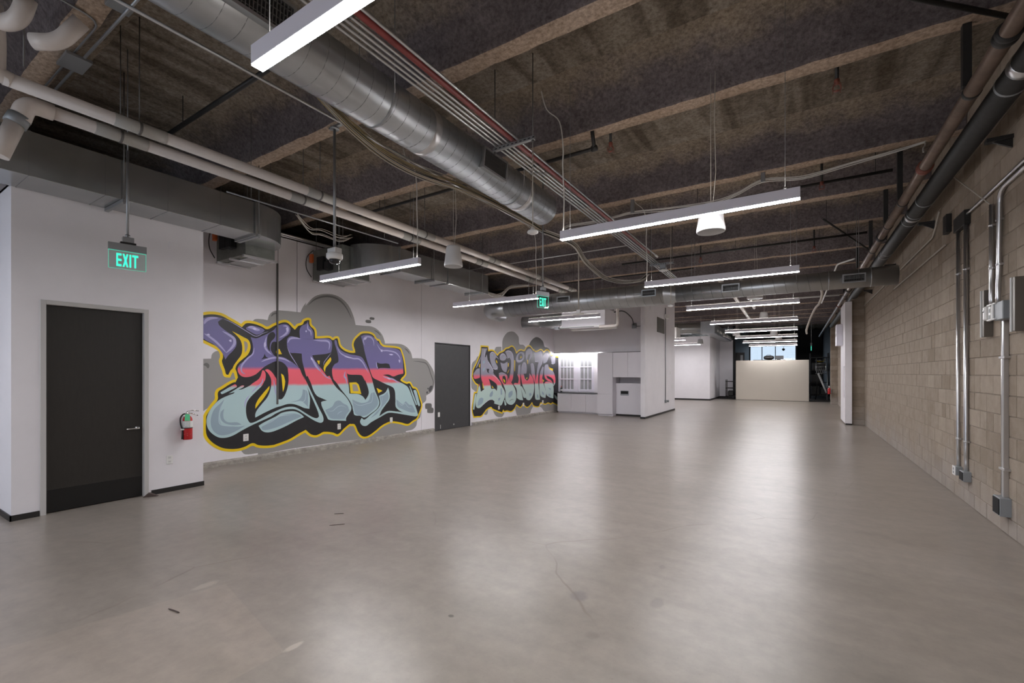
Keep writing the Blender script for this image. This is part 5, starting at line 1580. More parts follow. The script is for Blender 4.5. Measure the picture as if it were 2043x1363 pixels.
t = thing('insulated_pipe', 'thick black insulated pipe beside the brown pipe, next to the block wall', 'pipe', (1.53, 8, 4.06))
obj('insulation', MB().tube([(1.53, -4.9, 4.06), (1.53, 28.3, 4.06)], .104, 26), M_INSUL, t)
for y in (4.45, 5.45, 8.45, 9.05, 9.45, 11.6, 11.9, 15.2):
    obj('tape_band', MB().lathe([(.104, -.012), (.109, -.009), (.109, .009), (.104, .012)], (1.53, y, 4.06), 'Y', 26), M_GREYBOX, t)
obj('bright_band', MB().lathe([(.104, -.05), (.110, -.045), (.110, .045), (.104, .05)], (1.53, 5.15, 4.06), 'Y', 26), M_STEEL, t)
obj('bright_band', MB().lathe([(.104, -.035), (.110, -.03), (.110, .03), (.104, .035)], (1.53, 9.2, 4.06), 'Y', 26), M_STEEL, t)
for y in (6.35, 9.3, 12.5, 16.0):
    b = MB().box(1.60, XR + .0, y - .04, y + .04, 3.915, 3.955, .003)
    b.prism([(XR, 3.83), (XR, 3.92), (1.64, 3.92)], 'Y', y - .012, y + .012)
    obj('wall_bracket', b, M_BLACKP, t)

# ================================================================== THINGS ON THE BLOCK WALL
def strap(b, x, y, z, r):
    b.box(x - .004, XR + .0, y - r - .02, y + r + .02, z - .012, z + .012, .002)
    b.lathe([(r, -.011), (r + .004, -.009), (r + .004, .009), (r, .011)], (x, y, z), 'Z', 12)
WX = XR - .028
spec = [(7.985, .40, 3.44, .019, 'slim wall conduit, the farther of the pair ending in low outlet boxes'),
        (7.66, .40, 3.50, .024, 'slim wall conduit, the nearer of the pair ending in low outlet boxes')]
for y, z0, z1, r, lab in spec:
    path = fillet([(WX + .005, y, z0), (WX + .005, y + .02, z0 + .16), (WX, y, z0 + .24), (WX, y, z1)], .1)
    o = obj('wall_conduit', MB().tube(path, r, 12), M_STEEL, None, loc=(WX, y, 1.5))
    tag(o, lab, 'conduit', 'vertical conduits on the block wall')
    for z in (.78, 2.9):
        b = MB(); strap(b, WX, y, z, r)
        obj('strap', b, M_STEEL, o)
def jbox(name, y0, y1, z0, z1, d, label, plate=None, m=M_GREYBOX):
    t = thing(name, label, 'outlet box', (XR, (y0 + y1) / 2, z0))
    obj('box', MB().box(XR - d, XR + .0, y0, y1, z0, z1, .004), m, t)
    if plate == 'outlet':
        obj('cover_plate', MB().box(XR - d - .006, XR - d + .001, y0 + .004, y1 - .004, z0 - .004, z1 + .004, .003), M_OFFW, t)
        b = MB()
        for zz in (z0 + (z1 - z0) * .3, z0 + (z1 - z0) * .7):
            b.box(XR - d - .009, XR - d - .005, (y0 + y1) / 2 - .018, (y0 + y1) / 2 + .018, zz - .016, zz + .016, .004)
        obj('socket', b, M_GREYBOX, t)
    elif plate == 'dark':
        obj('cover_plate', MB().box(XR - d - .006, XR - d + .001, y0 + .01, y1 - .01, z0 + .01, z1 - .01, .01), M_DARKVOID, t)
    elif plate == 'blank':
        obj('cover_plate', MB().box(XR - d - .004, XR - d + .001, y0 - .002, y1 + .002, z0 - .002, z1 + .002, .003), m, t)
    return t
jbox('outlet_box', 7.90, 8.03, .315, .425, .07, 'low grey box with white double outlet on the far wall conduit', 'outlet')
jbox('outlet_box', 7.56, 7.72, .30, .42, .075, 'low grey box with a dark cover on the near conduit of the pair', 'dark')
jbox('outlet_box', 6.36, 6.55, .20, .38, .085, 'lowest grey box at the foot of the thick channel, right edge of frame', 'dark')
jbox('junction_box', 7.60, 8.05, 3.44, 3.62, .06, 'dark junction box atop the slim conduit pair on the block wall', None, M_BLACKP)
# thicker channel lower right
o = obj('wall_conduit', MB().box(XR - .042, XR + .0, 6.43, 6.475, .37, 2.24, .004).tube([(XR - .03, 6.49, .37), (XR - .03, 6.49, 2.24)], .012, 10), M_STEEL, None, loc=(XR, 6.45, 1))
tag(o, 'thick square wall channel below the switch cluster', 'conduit')
b = MB()
for z in (.66, 1.78): obj('strap', MB().box(XR - .05, XR + .0, 6.38, 6.53, z - .012, z + .012, .003), M_STEEL, o)
# two conduits dropping from the ceiling line into the switch cluster
for k, (y, yb) in enumerate(((6.80, 6.76), (6.60, 6.58))):
    path = [(WX, y - (0 if k == 0 else .0), 3.42 if k == 0 else 3.46), (WX, y, 2.62), (WX - .01, yb, 2.46), (WX - .01, yb, 2.33)]
    if k: path = [(WX, 3.2, 3.50), (WX, y - .03, 3.50)] + path[1:]
    o = obj('wall_conduit', MB().tube(fillet(path, .14), .022, 12), M_STEEL, None, loc=(WX, y, 3))
    tag(o, ('vertical wall conduit dropping into the double outlet of the switch cluster', 'bent wall conduit curving down from the right frame edge into the switch cluster')[k], 'conduit', 'vertical conduits on the block wall')
    for z in (2.74, 3.2):
        b = MB(); strap(b, WX, y, z, .022)
        obj('strap', b, M_STEEL, o)
o = obj('wall_conduit', MB().tube(fillet([(WX, 3.2, 3.565), (WX, 7.75, 3.565), (WX, 7.95, 3.52)], .1), .016, 10), M_STEEL, None, loc=(WX, 6, 3.5))
tag(o, 'thin conduit running level along the block wall into the dark junction box', 'conduit')
# switch cluster
t = thing('switch_cluster', 'cluster of outlet, switch and grey box at shoulder height on the block wall', 'outlet box', (XR, 6.5, 2.2))
obj('junction_box', MB().box(XR - .10, XR + .0, 6.24, 6.47, 2.15, 2.33, .006), M_GREYBOX, t)
obj('cover_frame', MB().box(XR - .115, XR - .10, 6.40, 6.62, 2.16, 2.175, .003).box(XR - .115, XR - .10, 6.40, 6.62, 2.315, 2.33, .003).box(XR - .115, XR - .10, 6.455, 6.475, 2.16, 2.33, .003), M_OFFW, t)
obj('outlet', MB().box(XR - .07, XR + .0, 6.56, 6.68, 2.185, 2.305, .004).box(XR - .076, XR - .068, 6.645, 6.715, 2.165, 2.32, .003), M_OFFW, t)
obj('socket', MB().box(XR - .08, XR - .075, 6.66, 6.70, 2.19, 2.23, .004).box(XR - .08, XR - .075, 6.66, 6.70, 2.255, 2.295, .004), M_GREYBOX, t)
obj('sensor', MB().box(XR - .09, XR + .0, 6.77, 6.84, 2.185, 2.335, .014), M_OFFW, t)
obj('sensor_eye', MB().box(XR - .093, XR - .089, 6.79, 6.82, 2.27, 2.295, .003), M_SMOKE, t)
# bronze channels
for y, lab in ((6.91, 'bronze metal wall bar left of the switch cluster'), (6.09, 'bronze metal wall bar right of the switch cluster, cut by the frame')):
    t = thing('wall_bar', lab, 'wall light', (XR, y, 2.02), 'pair of vertical bronze wall bars')
    obj('bar', MB().box(XR - .075, XR + .0, y - .055, y + .035, 2.015, 2.52, .003), M_BRONZE, t)
    obj('front_lip', MB().box(XR - .082, XR - .074, y + .008, y + .018, 2.013, 2.522).box(XR - .082, XR - .074, y + .03, y + .038, 2.013, 2.522), M_LABEL, t)
# thin conduits high on the wall
for k, (z, ya, yb) in enumerate(((3.70, 8.9, 17.6), (3.42, 8.6, 12.5))):
    pts = [(WX, ya, z + .28), (WX, ya + .35, z), (WX, yb, z)] if k == 0 else [(WX, ya, z), (WX, yb, z)]
    o = obj('wall_conduit', MB().tube(fillet(pts, .1), .010, 8), M_CABLE, None, loc=(WX, ya, z))
    tag(o, ('thin pale conduit running away high on the block wall, upper of two', 'thin pale conduit running away high on the block wall, lower of two')[k], 'conduit')
jbox('junction_box', 8.38, 8.55, 3.55, 3.80, .06, 'small dark box high on the block wall beside the thin conduits', None, M_BLACKP)
o = obj('guy_wire', MB().tube([(1.62, 7.5, 4.0), (WX, 6.85, 3.44)], .006, 6), M_CABLE, None, loc=(1.7, 7, 3.7))
tag(o, 'thin diagonal wire from the insulated pipe to the wall conduits', 'wire')

# white post with cabinet by the pier
t = thing('white_post', 'tall white boxed post standing against the block pier', 'post', (1.38, 17.6, 0))
obj('casing', MB().box(1.292, 1.470, 17.60, 17.72, .045, 3.87, .003).box(1.292, 1.33, 17.72, 19.2, .045, 3.87, .003), M_WHITE, t)
obj('base', MB().box(1.31, 1.468, 17.605, 17.72, 0, .05), M_BLACK, t)
t = thing('electrical_cabinet', 'grey electrical cabinet mounted behind the white post', 'cabinet', (1.24, 18.6, 2.55))
obj('cabinet_body', MB().box(1.13, 1.292, 18.45, 19.0, 2.55, 3.25, .006), M_SOFTW, t)
obj('latch', MB().box(1.115, 1.132, 18.55, 18.6, 2.85, 2.95, .003), M_CHROME, t)
t = thing('notice_board', 'white panel on the side of the white post', 'panel', (1.28, 18.0, .9))
obj('panel', MB().box(1.275, 1.292, 17.75, 18.35, .85, 1.85, .003), M_WHITE2, t)

# ================================================================== EXIT SIGNS
def letters_EXIT(w, h):
    """polygons (u, v) for condensed bold EXIT in a w x h box"""
    lw = w / 4.0
    s = lw * .27
    hb = h * .17
    out = []
    def R(x0, x1, y0, y1): out.append([(x0, y0), (x1, y0), (x1, y1), (x0, y1)])
    x = 0
    R(x, x + s, 0, h)
    for (a, b) in ((0, hb), (h / 2 - hb / 2, h / 2 + hb / 2), (h - hb, h)): R(x + s, x + lw * .86, a, b)
    x = lw * 1.02
    k = s * 1.15
    out.append([(x, 0), (x + k, 0), (x + lw * .98, h), (x + lw * .98 - k, h)])
    out.append([(x + lw * .98 - k, 0), (x + lw * .98, 0), (x + k, h), (x, h)])
    x = lw * 2.16
    R(x, x + s * 1.15, 0, h)
    x = lw * 2.62
    R(x, x + lw * 1.05, h - hb, h)
    R(x + lw * .38, x + lw * .38 + s * 1.1, 0, h - hb)
    return out
def exit_sign(label, p, e, ztop, zbot, width, zstem=None):
    """p: xy of the end of the panel that starts the word, e: unit direction of the writing"""
    e = Vector((e[0], e[1], 0)).normalized()
    n = Vector((e.y, -e.x, 0))
    p = Vector((p[0], p[1], 0))
    mid = p + e * width / 2
    t = thing('exit_sign', label, 'exit sign', (mid.x, mid.y, zbot), 'green lit exit signs')
    def slab(b, u0, u1, z0, z1, d0, d1):
        vs = [p + e * u + n * d + Vector((0, 0, z)) for u in (u0, u1) for d in (d0, d1) for z in (z0, z1)]
        return b.add(vs, [(0, 1, 3, 2), (4, 6, 7, 5), (0, 4, 5, 1), (2, 3, 7, 6), (0, 2, 6, 4), (1, 5, 7, 3)])
    H = ztop - zbot
    obj('acrylic_panel', slab(MB(), 0, width, zbot, ztop, -.003, .003), M_ACRYL, t)
    b = MB()
    slab(b, 0, width, zbot - .002, zbot + .002, -.0035, .0035); slab(b, -.002, .002, zbot, ztop, -.0035, .0035); slab(b, width - .002, width + .002, zbot, ztop, -.0035, .0035)
    slab(b, 0, width, ztop - .006, ztop, -.0035, .0035)
    obj('glowing_edge', b, M_EXITE, t)
    b = MB()
    lw, lh = width * .64, H * .72
    u0, v0 = width * .20, zbot + H * .12
    for poly in letters_EXIT(lw, lh):
        vs = [p + e * (u0 + q[0]) + n * .0042 + Vector((0, 0, v0 + q[1])) for q in poly]
        vs2 = [v - n * .001 for v in vs]
        m = len(vs)
        b.add(vs + vs2, [tuple(range(m)), tuple(range(2 * m - 1, m - 1, -1))] + [(i, (i + 1) % m, m + (i + 1) % m, m + i) for i in range(m)])
    obj('exit_lettering', b, M_EXITG, t)
    b = MB()
    slab(b, -.004, width + .004, ztop, ztop + .075, -.022, .022)
    obj('housing', b, M_STRUT, t)
    b = MB()
    slab(b, width * .3, width * .72, ztop + .075, ztop + .095, -.03, .03)
    obj('canopy', b, M_BLACK, t)
    b = MB()
    slab(b, width * .36, width * .66, ztop + .095, ztop + .15, -.035, .035)
    obj('junction_box', b, M_STRUT, t)
    b = MB()
    b.tube([(mid.x, mid.y, ztop + .15), (mid.x, mid.y, zstem or ZS - .001)], .0125, 12)
    if zstem:
        b.tube([(mid.x, mid.y, zstem - .02), (mid.x, mid.y, ZS - .001)], .005, 6)
    b.lathe([(.0, 0), (.022, 0), (.022, .03), (.013, .035), (0, .036)], (mid.x, mid.y, ztop + .15), 'Z', 12)
    obj('stem', b, M_STRUT, t)
    return t
exit_sign('green EXIT sign on a grey stem in front of the white door room', (-6.185, 1.768), (.053, .31), 2.945, 2.75, .313, 4.04)
exit_sign('green EXIT sign at the end of a pendant light, before the cross duct', (-3.744, 6.75), (.077, .25), 2.955, 2.75, .265)
exit_sign('tiny exit sign hanging before the dark far end, seen edge-on', (.70, 31.0), (.09, -1.0), 3.20, 2.92, .30)

# ================================================================== DOME CAMERA, SENSORS, SPEAKERS
t = thing('dome_camera', 'white dome security camera on a steel pole beside the second duct elbow', 'camera', (-4.82, 3.54, 2.97))
x, y = -4.82, 3.54
obj('pole', MB().tube([(x, y, 3.15), (x, y, 4.64)], .0165, 14), M_STRUT, t)
obj('ceiling_flange', MB().lathe([(.0, 0), (.055, 0), (.055, .012), (.02, .03), (0, .03)], (x, y, 4.63), 'Z', 18).box(x - .09, x + .14, y - .02, y + .02, 4.645, ZB + .0), M_STRUT, t)
obj('junction_box', MB().box(x - .078, x + .078, y - .05, y + .05, 3.095, 3.16, .006), M_SPK, t)
obj('camera_ring', MB().lathe([(.0, .10), (.085, .10), (.097, .09), (.097, .045), (.085, .028), (.07, .024), (0, .024)], (x, y, 2.998), 'Z', 32), M_OFFW, t)
obj('dome', MB().lathe([(.066, .056), (.064, .035), (.055, .017), (.040, .005), (.02, 0.0), (0.0, -.001)], (x, y, 2.968), 'Z', 28), M_SMOKE, t)

def speaker(label, x, y, z, r=.145, h=.30, m=None):
    t = thing('pendant_speaker', label, 'speaker', (x, y, z), 'white pendant speakers')
    m = m or M_SPKW
    obj('shell', MB().lathe([(r * .97, .012), (r, .02), (r, .045), (r * .93, .10), (r * .82, .22), (r * .76, h * .93), (r * .68, h), (0, h)], (x, y, z), 'Z', 36), m, t)
    obj('grille', MB().lathe([(0, .010), (r * .9, .010), (r * .97, .012), (r * .97, .02)], (x, y, z), 'Z', 36), M_MESHG, t)
    b = MB()
    b.tube([(x, y, z + h - .01), (x, y, ZS - .001)], .003, 5)
    b.tube([(x + .02, y, z + h - .01), (x + .05, y, z + h + .35), (x + .035, y, z + h + .9), (x + .05, y, ZS - .001)], .004, 5)
    obj('suspension_cable', b, M_CABLE, t)
    return t
speaker('grey-white cone speaker hanging between the left pendant light and the drain pipes', -4.06, 4.9, 3.10, .128, .295, M_SPK)
speaker('white cone speaker peeping out below the light in the upper right of the room', -.78, 5.25, 3.13)
speaker('flat-looking white speaker just below the cross duct', -.81, 11.75, 3.32, .165, .27)
speaker('white speaker behind the second light past the cross duct', -.95, 17.7, 3.42)
speaker('small white speaker between the third and fourth lights past the cross duct, right one', -.78, 21.3, 3.14)
speaker('small white speaker between the third and fourth lights past the cross duct, left one', -2.15, 21.2, 3.20)
speaker('tiny white speaker near the farthest pendant lights', -.72, 25.2, 3.20)
speaker('dark grey dome-shaped speaker before the bright far white wall', -4.42, 26.2, 3.22, .15, .26, M_MESHG)
def sensor(label, x, y, z, r, ztop, kind):
    t = thing(kind, label, 'sensor', (x, y, z))
    obj('body', MB().lathe([(0, 0), (r * .55, .0), (r * .95, .012), (r, .022), (r * .9, .036), (r * .4, .052), (r * .25, .075), (0, .078)], (x, y, z), 'Z', 28), M_OFFW, t)
    obj('rod', MB().tube([(x, y, z + .07), (x, y, ztop)], .0055, 8), M_CABLE, t)
    return t
sensor('white ceiling sensor on a thin rod below the spiral duct end', -2.46, 4.33, 3.155, .062, RZ - .05, 'ceiling_sensor')
sensor('small white bell-shaped sensor on a thin rod right of the cross duct reducer', -2.35, 10.3, 3.09, .062, ZS, 'ceiling_sensor')
t = sensor('white smoke detector under the conduit rack strut at the cross duct', -2.66, 10.93, 4.03, .10, RZ - .05, 'smoke_detector')
obj('mounting_box', MB().box(-2.73, -2.59, 10.87, 10.99, 4.09, RZ - .0575, .006), M_STRUT, t)
t = thing('wifi_access_point', 'round white wireless access point on a pole in front of the cross duct', 'access point', (-4.55, 10.3, 3.07))
obj('disc', MB().lathe([(0, 0), (.10, .004), (.146, .018), (.150, .03), (.14, .042), (.05, .05), (0, .05)], (-4.55, 10.3, 3.06), 'Z', 32), M_OFFW, t)
obj('bracket', MB().box(-4.60, -4.50, 10.27, 10.33, 3.105, 3.19, .005), M_OFFW, t)
obj('pole', MB().tube([(-4.55, 10.3, 3.18), (-4.55, 10.3, ZS - .001)], .013, 10), M_CABLE, t)

# ================================================================== ENTRY WALL FITTINGS
x, y = XE + .085, 2.905
t = thing('fire_extinguisher', 'red fire extinguisher with green tag hanging on the white door wall', 'fire extinguisher', (x, y, .70))
obj('cylinder', MB().lathe([(0, 0), (.052, 0), (.057, .008), (.057, .27), (.053, .295), (.038, .32), (.020, .332), (0, .334)], (x, y, .70), 'Z', 30), M_RED, t)
b = MB()
b.lathe([(.0575, .165), (.0582, .166), (.0582, .258), (.0575, .259)], (x, y, .70), 'Z', 30)
obj('instruction_label', b, M_LABEL, t)
b = MB()
r = .0592
def wrap(poly, zc, a0):
    vs = []
    for (u, v) in poly:
        a = a0 + u / r
        vs.append((x + r * math.cos(a), y + r * math.sin(a), zc + v))
    return vs
AC = math.radians(-24)
for (u, v, w, h) in ((-.018, .238, .030, .004), (-.018, .228, .034, .004), (-.018, .218, .026, .004), (-.02, .203, .036, .003), (-.02, .195, .030, .003), (-.024, .178, .012, .008), (-.006, .178, .012, .008), (.022, .245, .008, .010), (.024, .225, .008, .010), (.022, .205, .008, .010), (.024, .185, .008, .010)):
    b.add(wrap([(u - w / 2, -h / 2), (u + w / 2, -h / 2), (u + w / 2, h / 2), (u - w / 2, h / 2)], .70 + v, AC), [(0, 1, 2, 3)])
obj('label_print', b, M_GREYBOX, t)
obj('diamond_mark', MB().add(wrap([(-.042, 0), (0, -.014), (.042, 0), (0, .014)], .775, AC), [(0, 1, 2), (0, 2, 3)]), M_LABEL, t)
obj('band', MB().lathe([(.057, .155), (.060, .156), (.060, .168), (.057, .169)], (x, y, .70), 'Z', 30), M_BLACK, t)
b = MB().lathe([(0, .325), (.019, .325), (.021, .35), (.017, .38), (.010, .395), (0, .396)], (x, y, .70), 'Z', 18)
b.lathe([(0, 0), (.016, 0), (.016, .018), (0, .018)], (x + .018, y - .02, 1.06), 'X', 16)
obj('valve', b, M_CHROME, t)
b = MB()
b.tube([(x + .0, y + .01, 1.07), (x + .02, y + .05, 1.058), (x + .02, y + .12, 1.025)], .008, 8)
b.tube([(x + .0, y + .01, 1.09), (x + .02, y + .05, 1.10), (x + .02, y + .13, 1.088)], .007, 8)
obj('squeeze_handle', b, M_CHROME, t)
b = MB().tube(curve_pts([(x, y - .015, 1.055), (x, y - .055, 1.05), (x + .005, y - .088, 1.00), (x + .005, y - .085, .92), (x + .008, y - .068, .85), (x + .01, y - .064, .80)], 6), .0095, 10)
b.tube([(x + .01, y - .064, .81), (x + .01, y - .066, .71)], [.0105, .015], 10)
obj('hose', b, M_BLACK, t)
obj('hose_clip', MB().box(x - .006, x + .028, y - .084, y - .048, .835, .855, .003), M_LABEL, t)
vs = [(x + .064, y - .062, .968), (x + .066, y + .006, .962), (x + .058, y + .004, 1.052), (x + .056, y - .052, 1.056)]
obj('inspection_tag', MB().add(vs + [(p[0] - .0012, p[1], p[2]) for p in vs], [(0, 1, 2, 3), (7, 6, 5, 4), (0, 4, 5, 1), (1, 5, 6, 2), (2, 6, 7, 3), (3, 7, 4, 0)]), M_GREENTAG, t)
obj('wall_bracket', MB().box(XE - .002, XE + .03, y - .02, y + .02, .80, 1.02, .003), M_STRUT, t)

def wall_plate(label, X, y, z, w=.075, h=.118, sockets=True, name='wall_outlet', m=None, mark=True):
    t = thing(name, label, 'outlet', (X, y, z - h / 2))
    obj('cover_plate', MB().box(X - .001, X + .0075, y - w / 2, y + w / 2, z - h / 2, z + h / 2, .003), m or M_OFFW, t)
    if sockets:
        b = MB()
        for dz in (-.027, .027):
            b.box(X + .007, X + .0095, y - .017, y + .017, z + dz - .015, z + dz + .015, .004)
        obj('socket', b, M_LABEL, t)
        b = MB()
        for dz in (-.027, .027):
            for dy in (-.006, .006):
                b.box(X + .009, X + .0100, y + dy - .001, y + dy + .001, z + dz - .004, z + dz + .006)
        obj('slot', b, M_BLACK, t)
    return t
wall_plate('white outlet plate under the fire extinguisher', XE, 2.722, .44)
wall_plate('pale blank patch plate high on the white wall under the duct', XE, 2.77, 3.37, .11, .11, False, 'blank_plate', M_WHITE)
wall_plate('white plate at the lower left of the big mural', XL + .006, 4.379, .447, .095, .13, True)
wall_plate('white plate under the middle letters of the big mural', XL + .006, 6.366, .451, .085, .125, True)
wall_plate('white plate on the yellow outline at the lower right of the big mural', XL + .006, 7.875, .462, .085, .125, True)
wall_plate('white plate at the bottom of the charcoal door', XL - .012, 9.66, .455, .085, .13, False)
wall_plate('white plate under the first letter of the second mural', XL + .006, 12.67, .46, .09, .125, True)
wall_plate('white plate under the middle of the second mural', XL + .006, 14.29, .47, .10, .125, False)
wall_plate('white plate near the kitchen end of the second mural', XL + .006, 15.79, .49, .11, .125, False)
o = obj('door_wedge', MB().prism([(-.075, 0), (.085, 0), (.0, .05), (-.02, .05)], 'Y', 0, .05), M_WEDGE)
o.location = (XE + .10, DY1 + .03, 0); o.rotation_euler = (0, 0, math.radians(62))
tag(o, 'brown rubber wedge on the floor by the dark door frame', 'door wedge')
for k, (p0, p1, r, lab) in enumerate((((-3.645, 1.361), (-3.522, 1.378), .0045, 'dark twig lying on the pale concrete patch in the foreground'),
                                      ((-4.2, 3.02), (-4.1, 3.14), .003, 'thin dark scrap on the floor in front of the mural, nearer one'),
                                      ((-4.5, 3.3), (-4.42, 3.37), .003, 'thin dark scrap on the floor in front of the mural, farther one'))):
    o = obj('twig', MB().tube(curve_pts([(p0[0], p0[1], r), ((p0[0] + p1[0]) / 2 + .006, (p0[1] + p1[1]) / 2, r * 1.4), (p1[0], p1[1], r)], 3), [r * .6] + [r] * 5 + [r * .5], 6), M_WEDGE, None, loc=(p0[0], p0[1], 0))
    tag(o, lab, 'twig')

# ================================================================== KITCHEN
def slab_door(b, x0, x1, y, z0, z1):
    b.box(x0 + .0025, x1 - .0025, y, y + .02, z0 + .0025, z1 - .0025, .002)
t = thing('base_cabinet', 'long white base cabinet with three plain doors under the dark counter', 'cabinet', (-7.4, 16.9, 0))
obj('carcass', MB().box(-8.36, -6.46, 16.83, 17.19, .10, .81).box(-8.36, -6.46, 16.87, 17.19, 0, .10), M_WHITE2, t)
for a, c in ((-8.37, -7.745), (-7.745, -7.12), (-7.12, -6.46)):
    b = MB(); slab_door(b, a, c, 16.80, .055, .80); obj('door', b, M_WHITE2, t)
o = obj('countertop', MB().box(XL + .008, -6.455, 16.74, 17.195, .81, .835, .003), M_COUNTER, None, loc=(-7.4, 16.9, .81))
tag(o, 'thin dark countertop in the lit kitchen niche', 'countertop')
t = thing('tall_cabinet', 'tall white cabinet between the lit niche and the fridge bay', 'cabinet', (-6.15, 16.7, 0))
obj('carcass', MB().box(-6.45, -5.85, 16.385, 17.19, .07, 2.41).box(-6.44, -5.86, 16.42, 17.19, 0, .07), M_WHITE2, t)
b = MB(); slab_door(b, -6.45, -5.85, 16.36, .07, .835); obj('door', b, M_WHITE2, t)
b = MB(); slab_door(b, -6.45, -5.85, 16.36, .835, 2.41); obj('door', b, M_WHITE2, t)
t = thing('wall_cabinet', 'white two-door wall cabinet above the fridge bay', 'cabinet', (-5.27, 16.7, 1.47))
obj('carcass', MB().box(-5.84, -4.705, 16.385, 17.19, 1.47, 2.40), M_WHITE2, t)
for a, c in ((-5.84, -5.272), (-5.272, -4.705)):
    b = MB(); slab_door(b, a, c, 16.36, 1.47, 2.40); obj('door', b, M_WHITE2, t)
t = thing('fridge_bay_panel', 'white service panel with a dark recessed outlet in the fridge bay', 'panel', (-5.27, 16.8, 0))
obj('panel', MB().box(-5.845, -4.71, 16.735, 16.80, .07, 1.24, .003), M_WHITE2, t)
obj('plinth', MB().box(-5.845, -4.71, 16.75, 16.80, 0, .07), M_BLACK, t)
obj('recess_box', MB().box(-5.67, -5.35, 16.728, 16.737, .78, .96, .002), M_GREYBOX, t)
obj('recess_opening', MB().box(-5.65, -5.37, 16.7245, 16.729, .84, .945), M_DARKVOID, t)
# led strip
o = obj('led_strip', MB().box(XL + .02, -6.47, 16.84, 16.87, 2.405, 2.432), M_NICHE, None, loc=(-7.4, 16.85, 2.41))
tag(o, 'glowing strip light along the top of the kitchen niche', 'light')
# pass-through windows at the back of the niche
def muntin_window(n, x0, x1, cols, lab):
    yb = 17.20
    z0, z1 = .86, 2.40
    f = structure('window_%d' % n, MB().box(x0 - .09, x0, yb - .035, yb + .002, z0, z1, .003).box(x1, x1 + .09, yb - .035, yb + .002, z0, z1, .003)
                  .box(x0, x1, yb - .035, yb + .002, z1 - .05, z1, .003).box(x0, x1, yb - .035, yb + .002, z0, z0 + .10, .003), M_SOFTW, loc=(x0, yb, z0))
    rows = [(.96, 1.36), (1.40, 1.86), (1.90, 2.35)]
    w = (x1 - x0) / cols
    b = MB()
    for r in rows[:-1]:
        b.box(x0, x1, yb - .03, yb, r[1], r[1] + .04, .002)
    for c in range(1, cols):
        b.box(x0 + c * w - .016, x0 + c * w + .016, yb - .028, yb, .96, 2.35, .002)
    obj('muntin', b, M_SOFTW, f)
    for r in rows:
        for c in range(cols):
            obj('pane', MB().box(x0 + c * w + .016, x0 + (c + 1) * w - .016, yb - .012, yb - .004, r[0], r[1]), M_FROST, f)
    return f
muntin_window(2, -8.42, -7.81, 4, '')
muntin_window(3, -7.51, -7.02, 3, '')
obj('window_mullion', MB().box(-7.72, -7.60, 17.155, 17.2, .84, 2.40, .003), M_SOFTW, wall_kitchen)
t = thing('bottle', 'dark red bottle standing on the kitchen counter by the window', 'bottle', (-8.30, 17.02, .835))
obj('glass_body', MB().lathe([(0, 0), (.034, 0), (.036, .01), (.036, .16), (.026, .19), (.0, .191)], (-8.30, 17.02, .835), 'Z', 18), M_BLACKP, t)
obj('cap', MB().lathe([(0, 0), (.022, 0), (.020, .07), (0, .072)], (-8.30, 17.02, 1.025), 'Z', 14), M_REDP, t)
obj('label', MB().lathe([(.0363, .05), (.0368, .051), (.0368, .12), (.0363, .121)], (-8.30, 17.02, .835), 'Z', 18), M_LABEL, t)
# fittings on the wing wall
SX = -4.55
t = thing('return_grille', 'brown return-air grille high on the side of the kitchen wing', 'vent', (SX, 18.2, 3.25))
obj('frame', MB().box(SX - .002, SX + .018, 17.70, 18.80, 3.22, 3.80, .003), M_BRONZE, t)
b = MB()
for k in range(14):
    z = 3.26 + k * .037
    b.box(SX + .014, SX + .026, 17.74, 18.76, z, z + .018)
obj('louvre', b, M_BRONZE, t)
t = thing('wall_conduit', 'grey conduit dropping down the side of the kitchen wing to a low box', 'conduit', (SX, 18.95, .45))
obj('conduit', MB().tube([(SX + .025, 18.95, .52), (SX + .025, 18.95, 4.3)], .016, 10), M_STRUT, t)
obj('outlet_box', MB().box(SX - .002, SX + .07, 18.88, 19.02, .42, .53, .004).lathe([(0, 0), (.05, 0), (.05, .05), (0, .05)], (SX + .06, 19.12, .48), 'X', 16), M_GREYBOX, t)
obj('upper_box', MB().box(SX - .002, SX + .11, 18.8, 19.2, 3.86, 4.02, .005), M_OFFW, t)
wall_plate('white switch plate on the side of the kitchen wing, upper one', SX, 19.85, 1.64, .08, .13, False, 'switch_plate')
wall_plate('white outlet plate on the side of the kitchen wing, lower one', SX, 20.2, 1.05, .08, .13, False)

# ================================================================== AIR HANDLER BY THE KITCHEN
t = thing('fan_coil_unit', 'air handler with white pipe loop hanging above the kitchen corner', 'air conditioner', (-5.9, 13.9, 3.1))
obj('casing', MB().box(-6.55, -5.05, 13.45, 14.4, 3.14, 3.66, .01), M_WHITE2, t)
obj('base_rail', MB().box(-6.6, -5.0, 13.43, 13.50, 3.09, 3.14, .004).box(-6.6, -5.0, 14.3, 14.42, 3.09, 3.14, .004), M_OFFW, t)
obj('drain_pipe', MB().tube(fillet([(-5.2, 13.36, 3.08), (-4.62, 13.36, 3.08), (-4.62, 13.36, 3.70), (-6.0, 13.36, 3.72)], .09), .045, 14), M_PVC, t)
obj('filter_box', MB().box(-7.4, -6.55, 13.5, 14.3, 3.20, 3.6, .01), M_GALVD, t)
obj('round_collar', MB().tube([(-7.4, 13.9, 3.42), (-8.2, 13.7, 3.42)], .19, 20), M_GALV, t)
obj('valve', MB().box(-6.75, -6.62, 13.34, 13.46, 3.06, 3.16, .004).tube([(-6.9, 13.4, 3.1), (-5.4, 13.4, 3.1)], .012, 8), M_GREYBOX, t)
for x in (-6.5, -5.1):
    for y in (13.5, 14.35):
        obj('hanger_rod', MB().tube([(x, y, 3.6), (x, y, ZS - .001)], .006, 6), M_ROD, t)
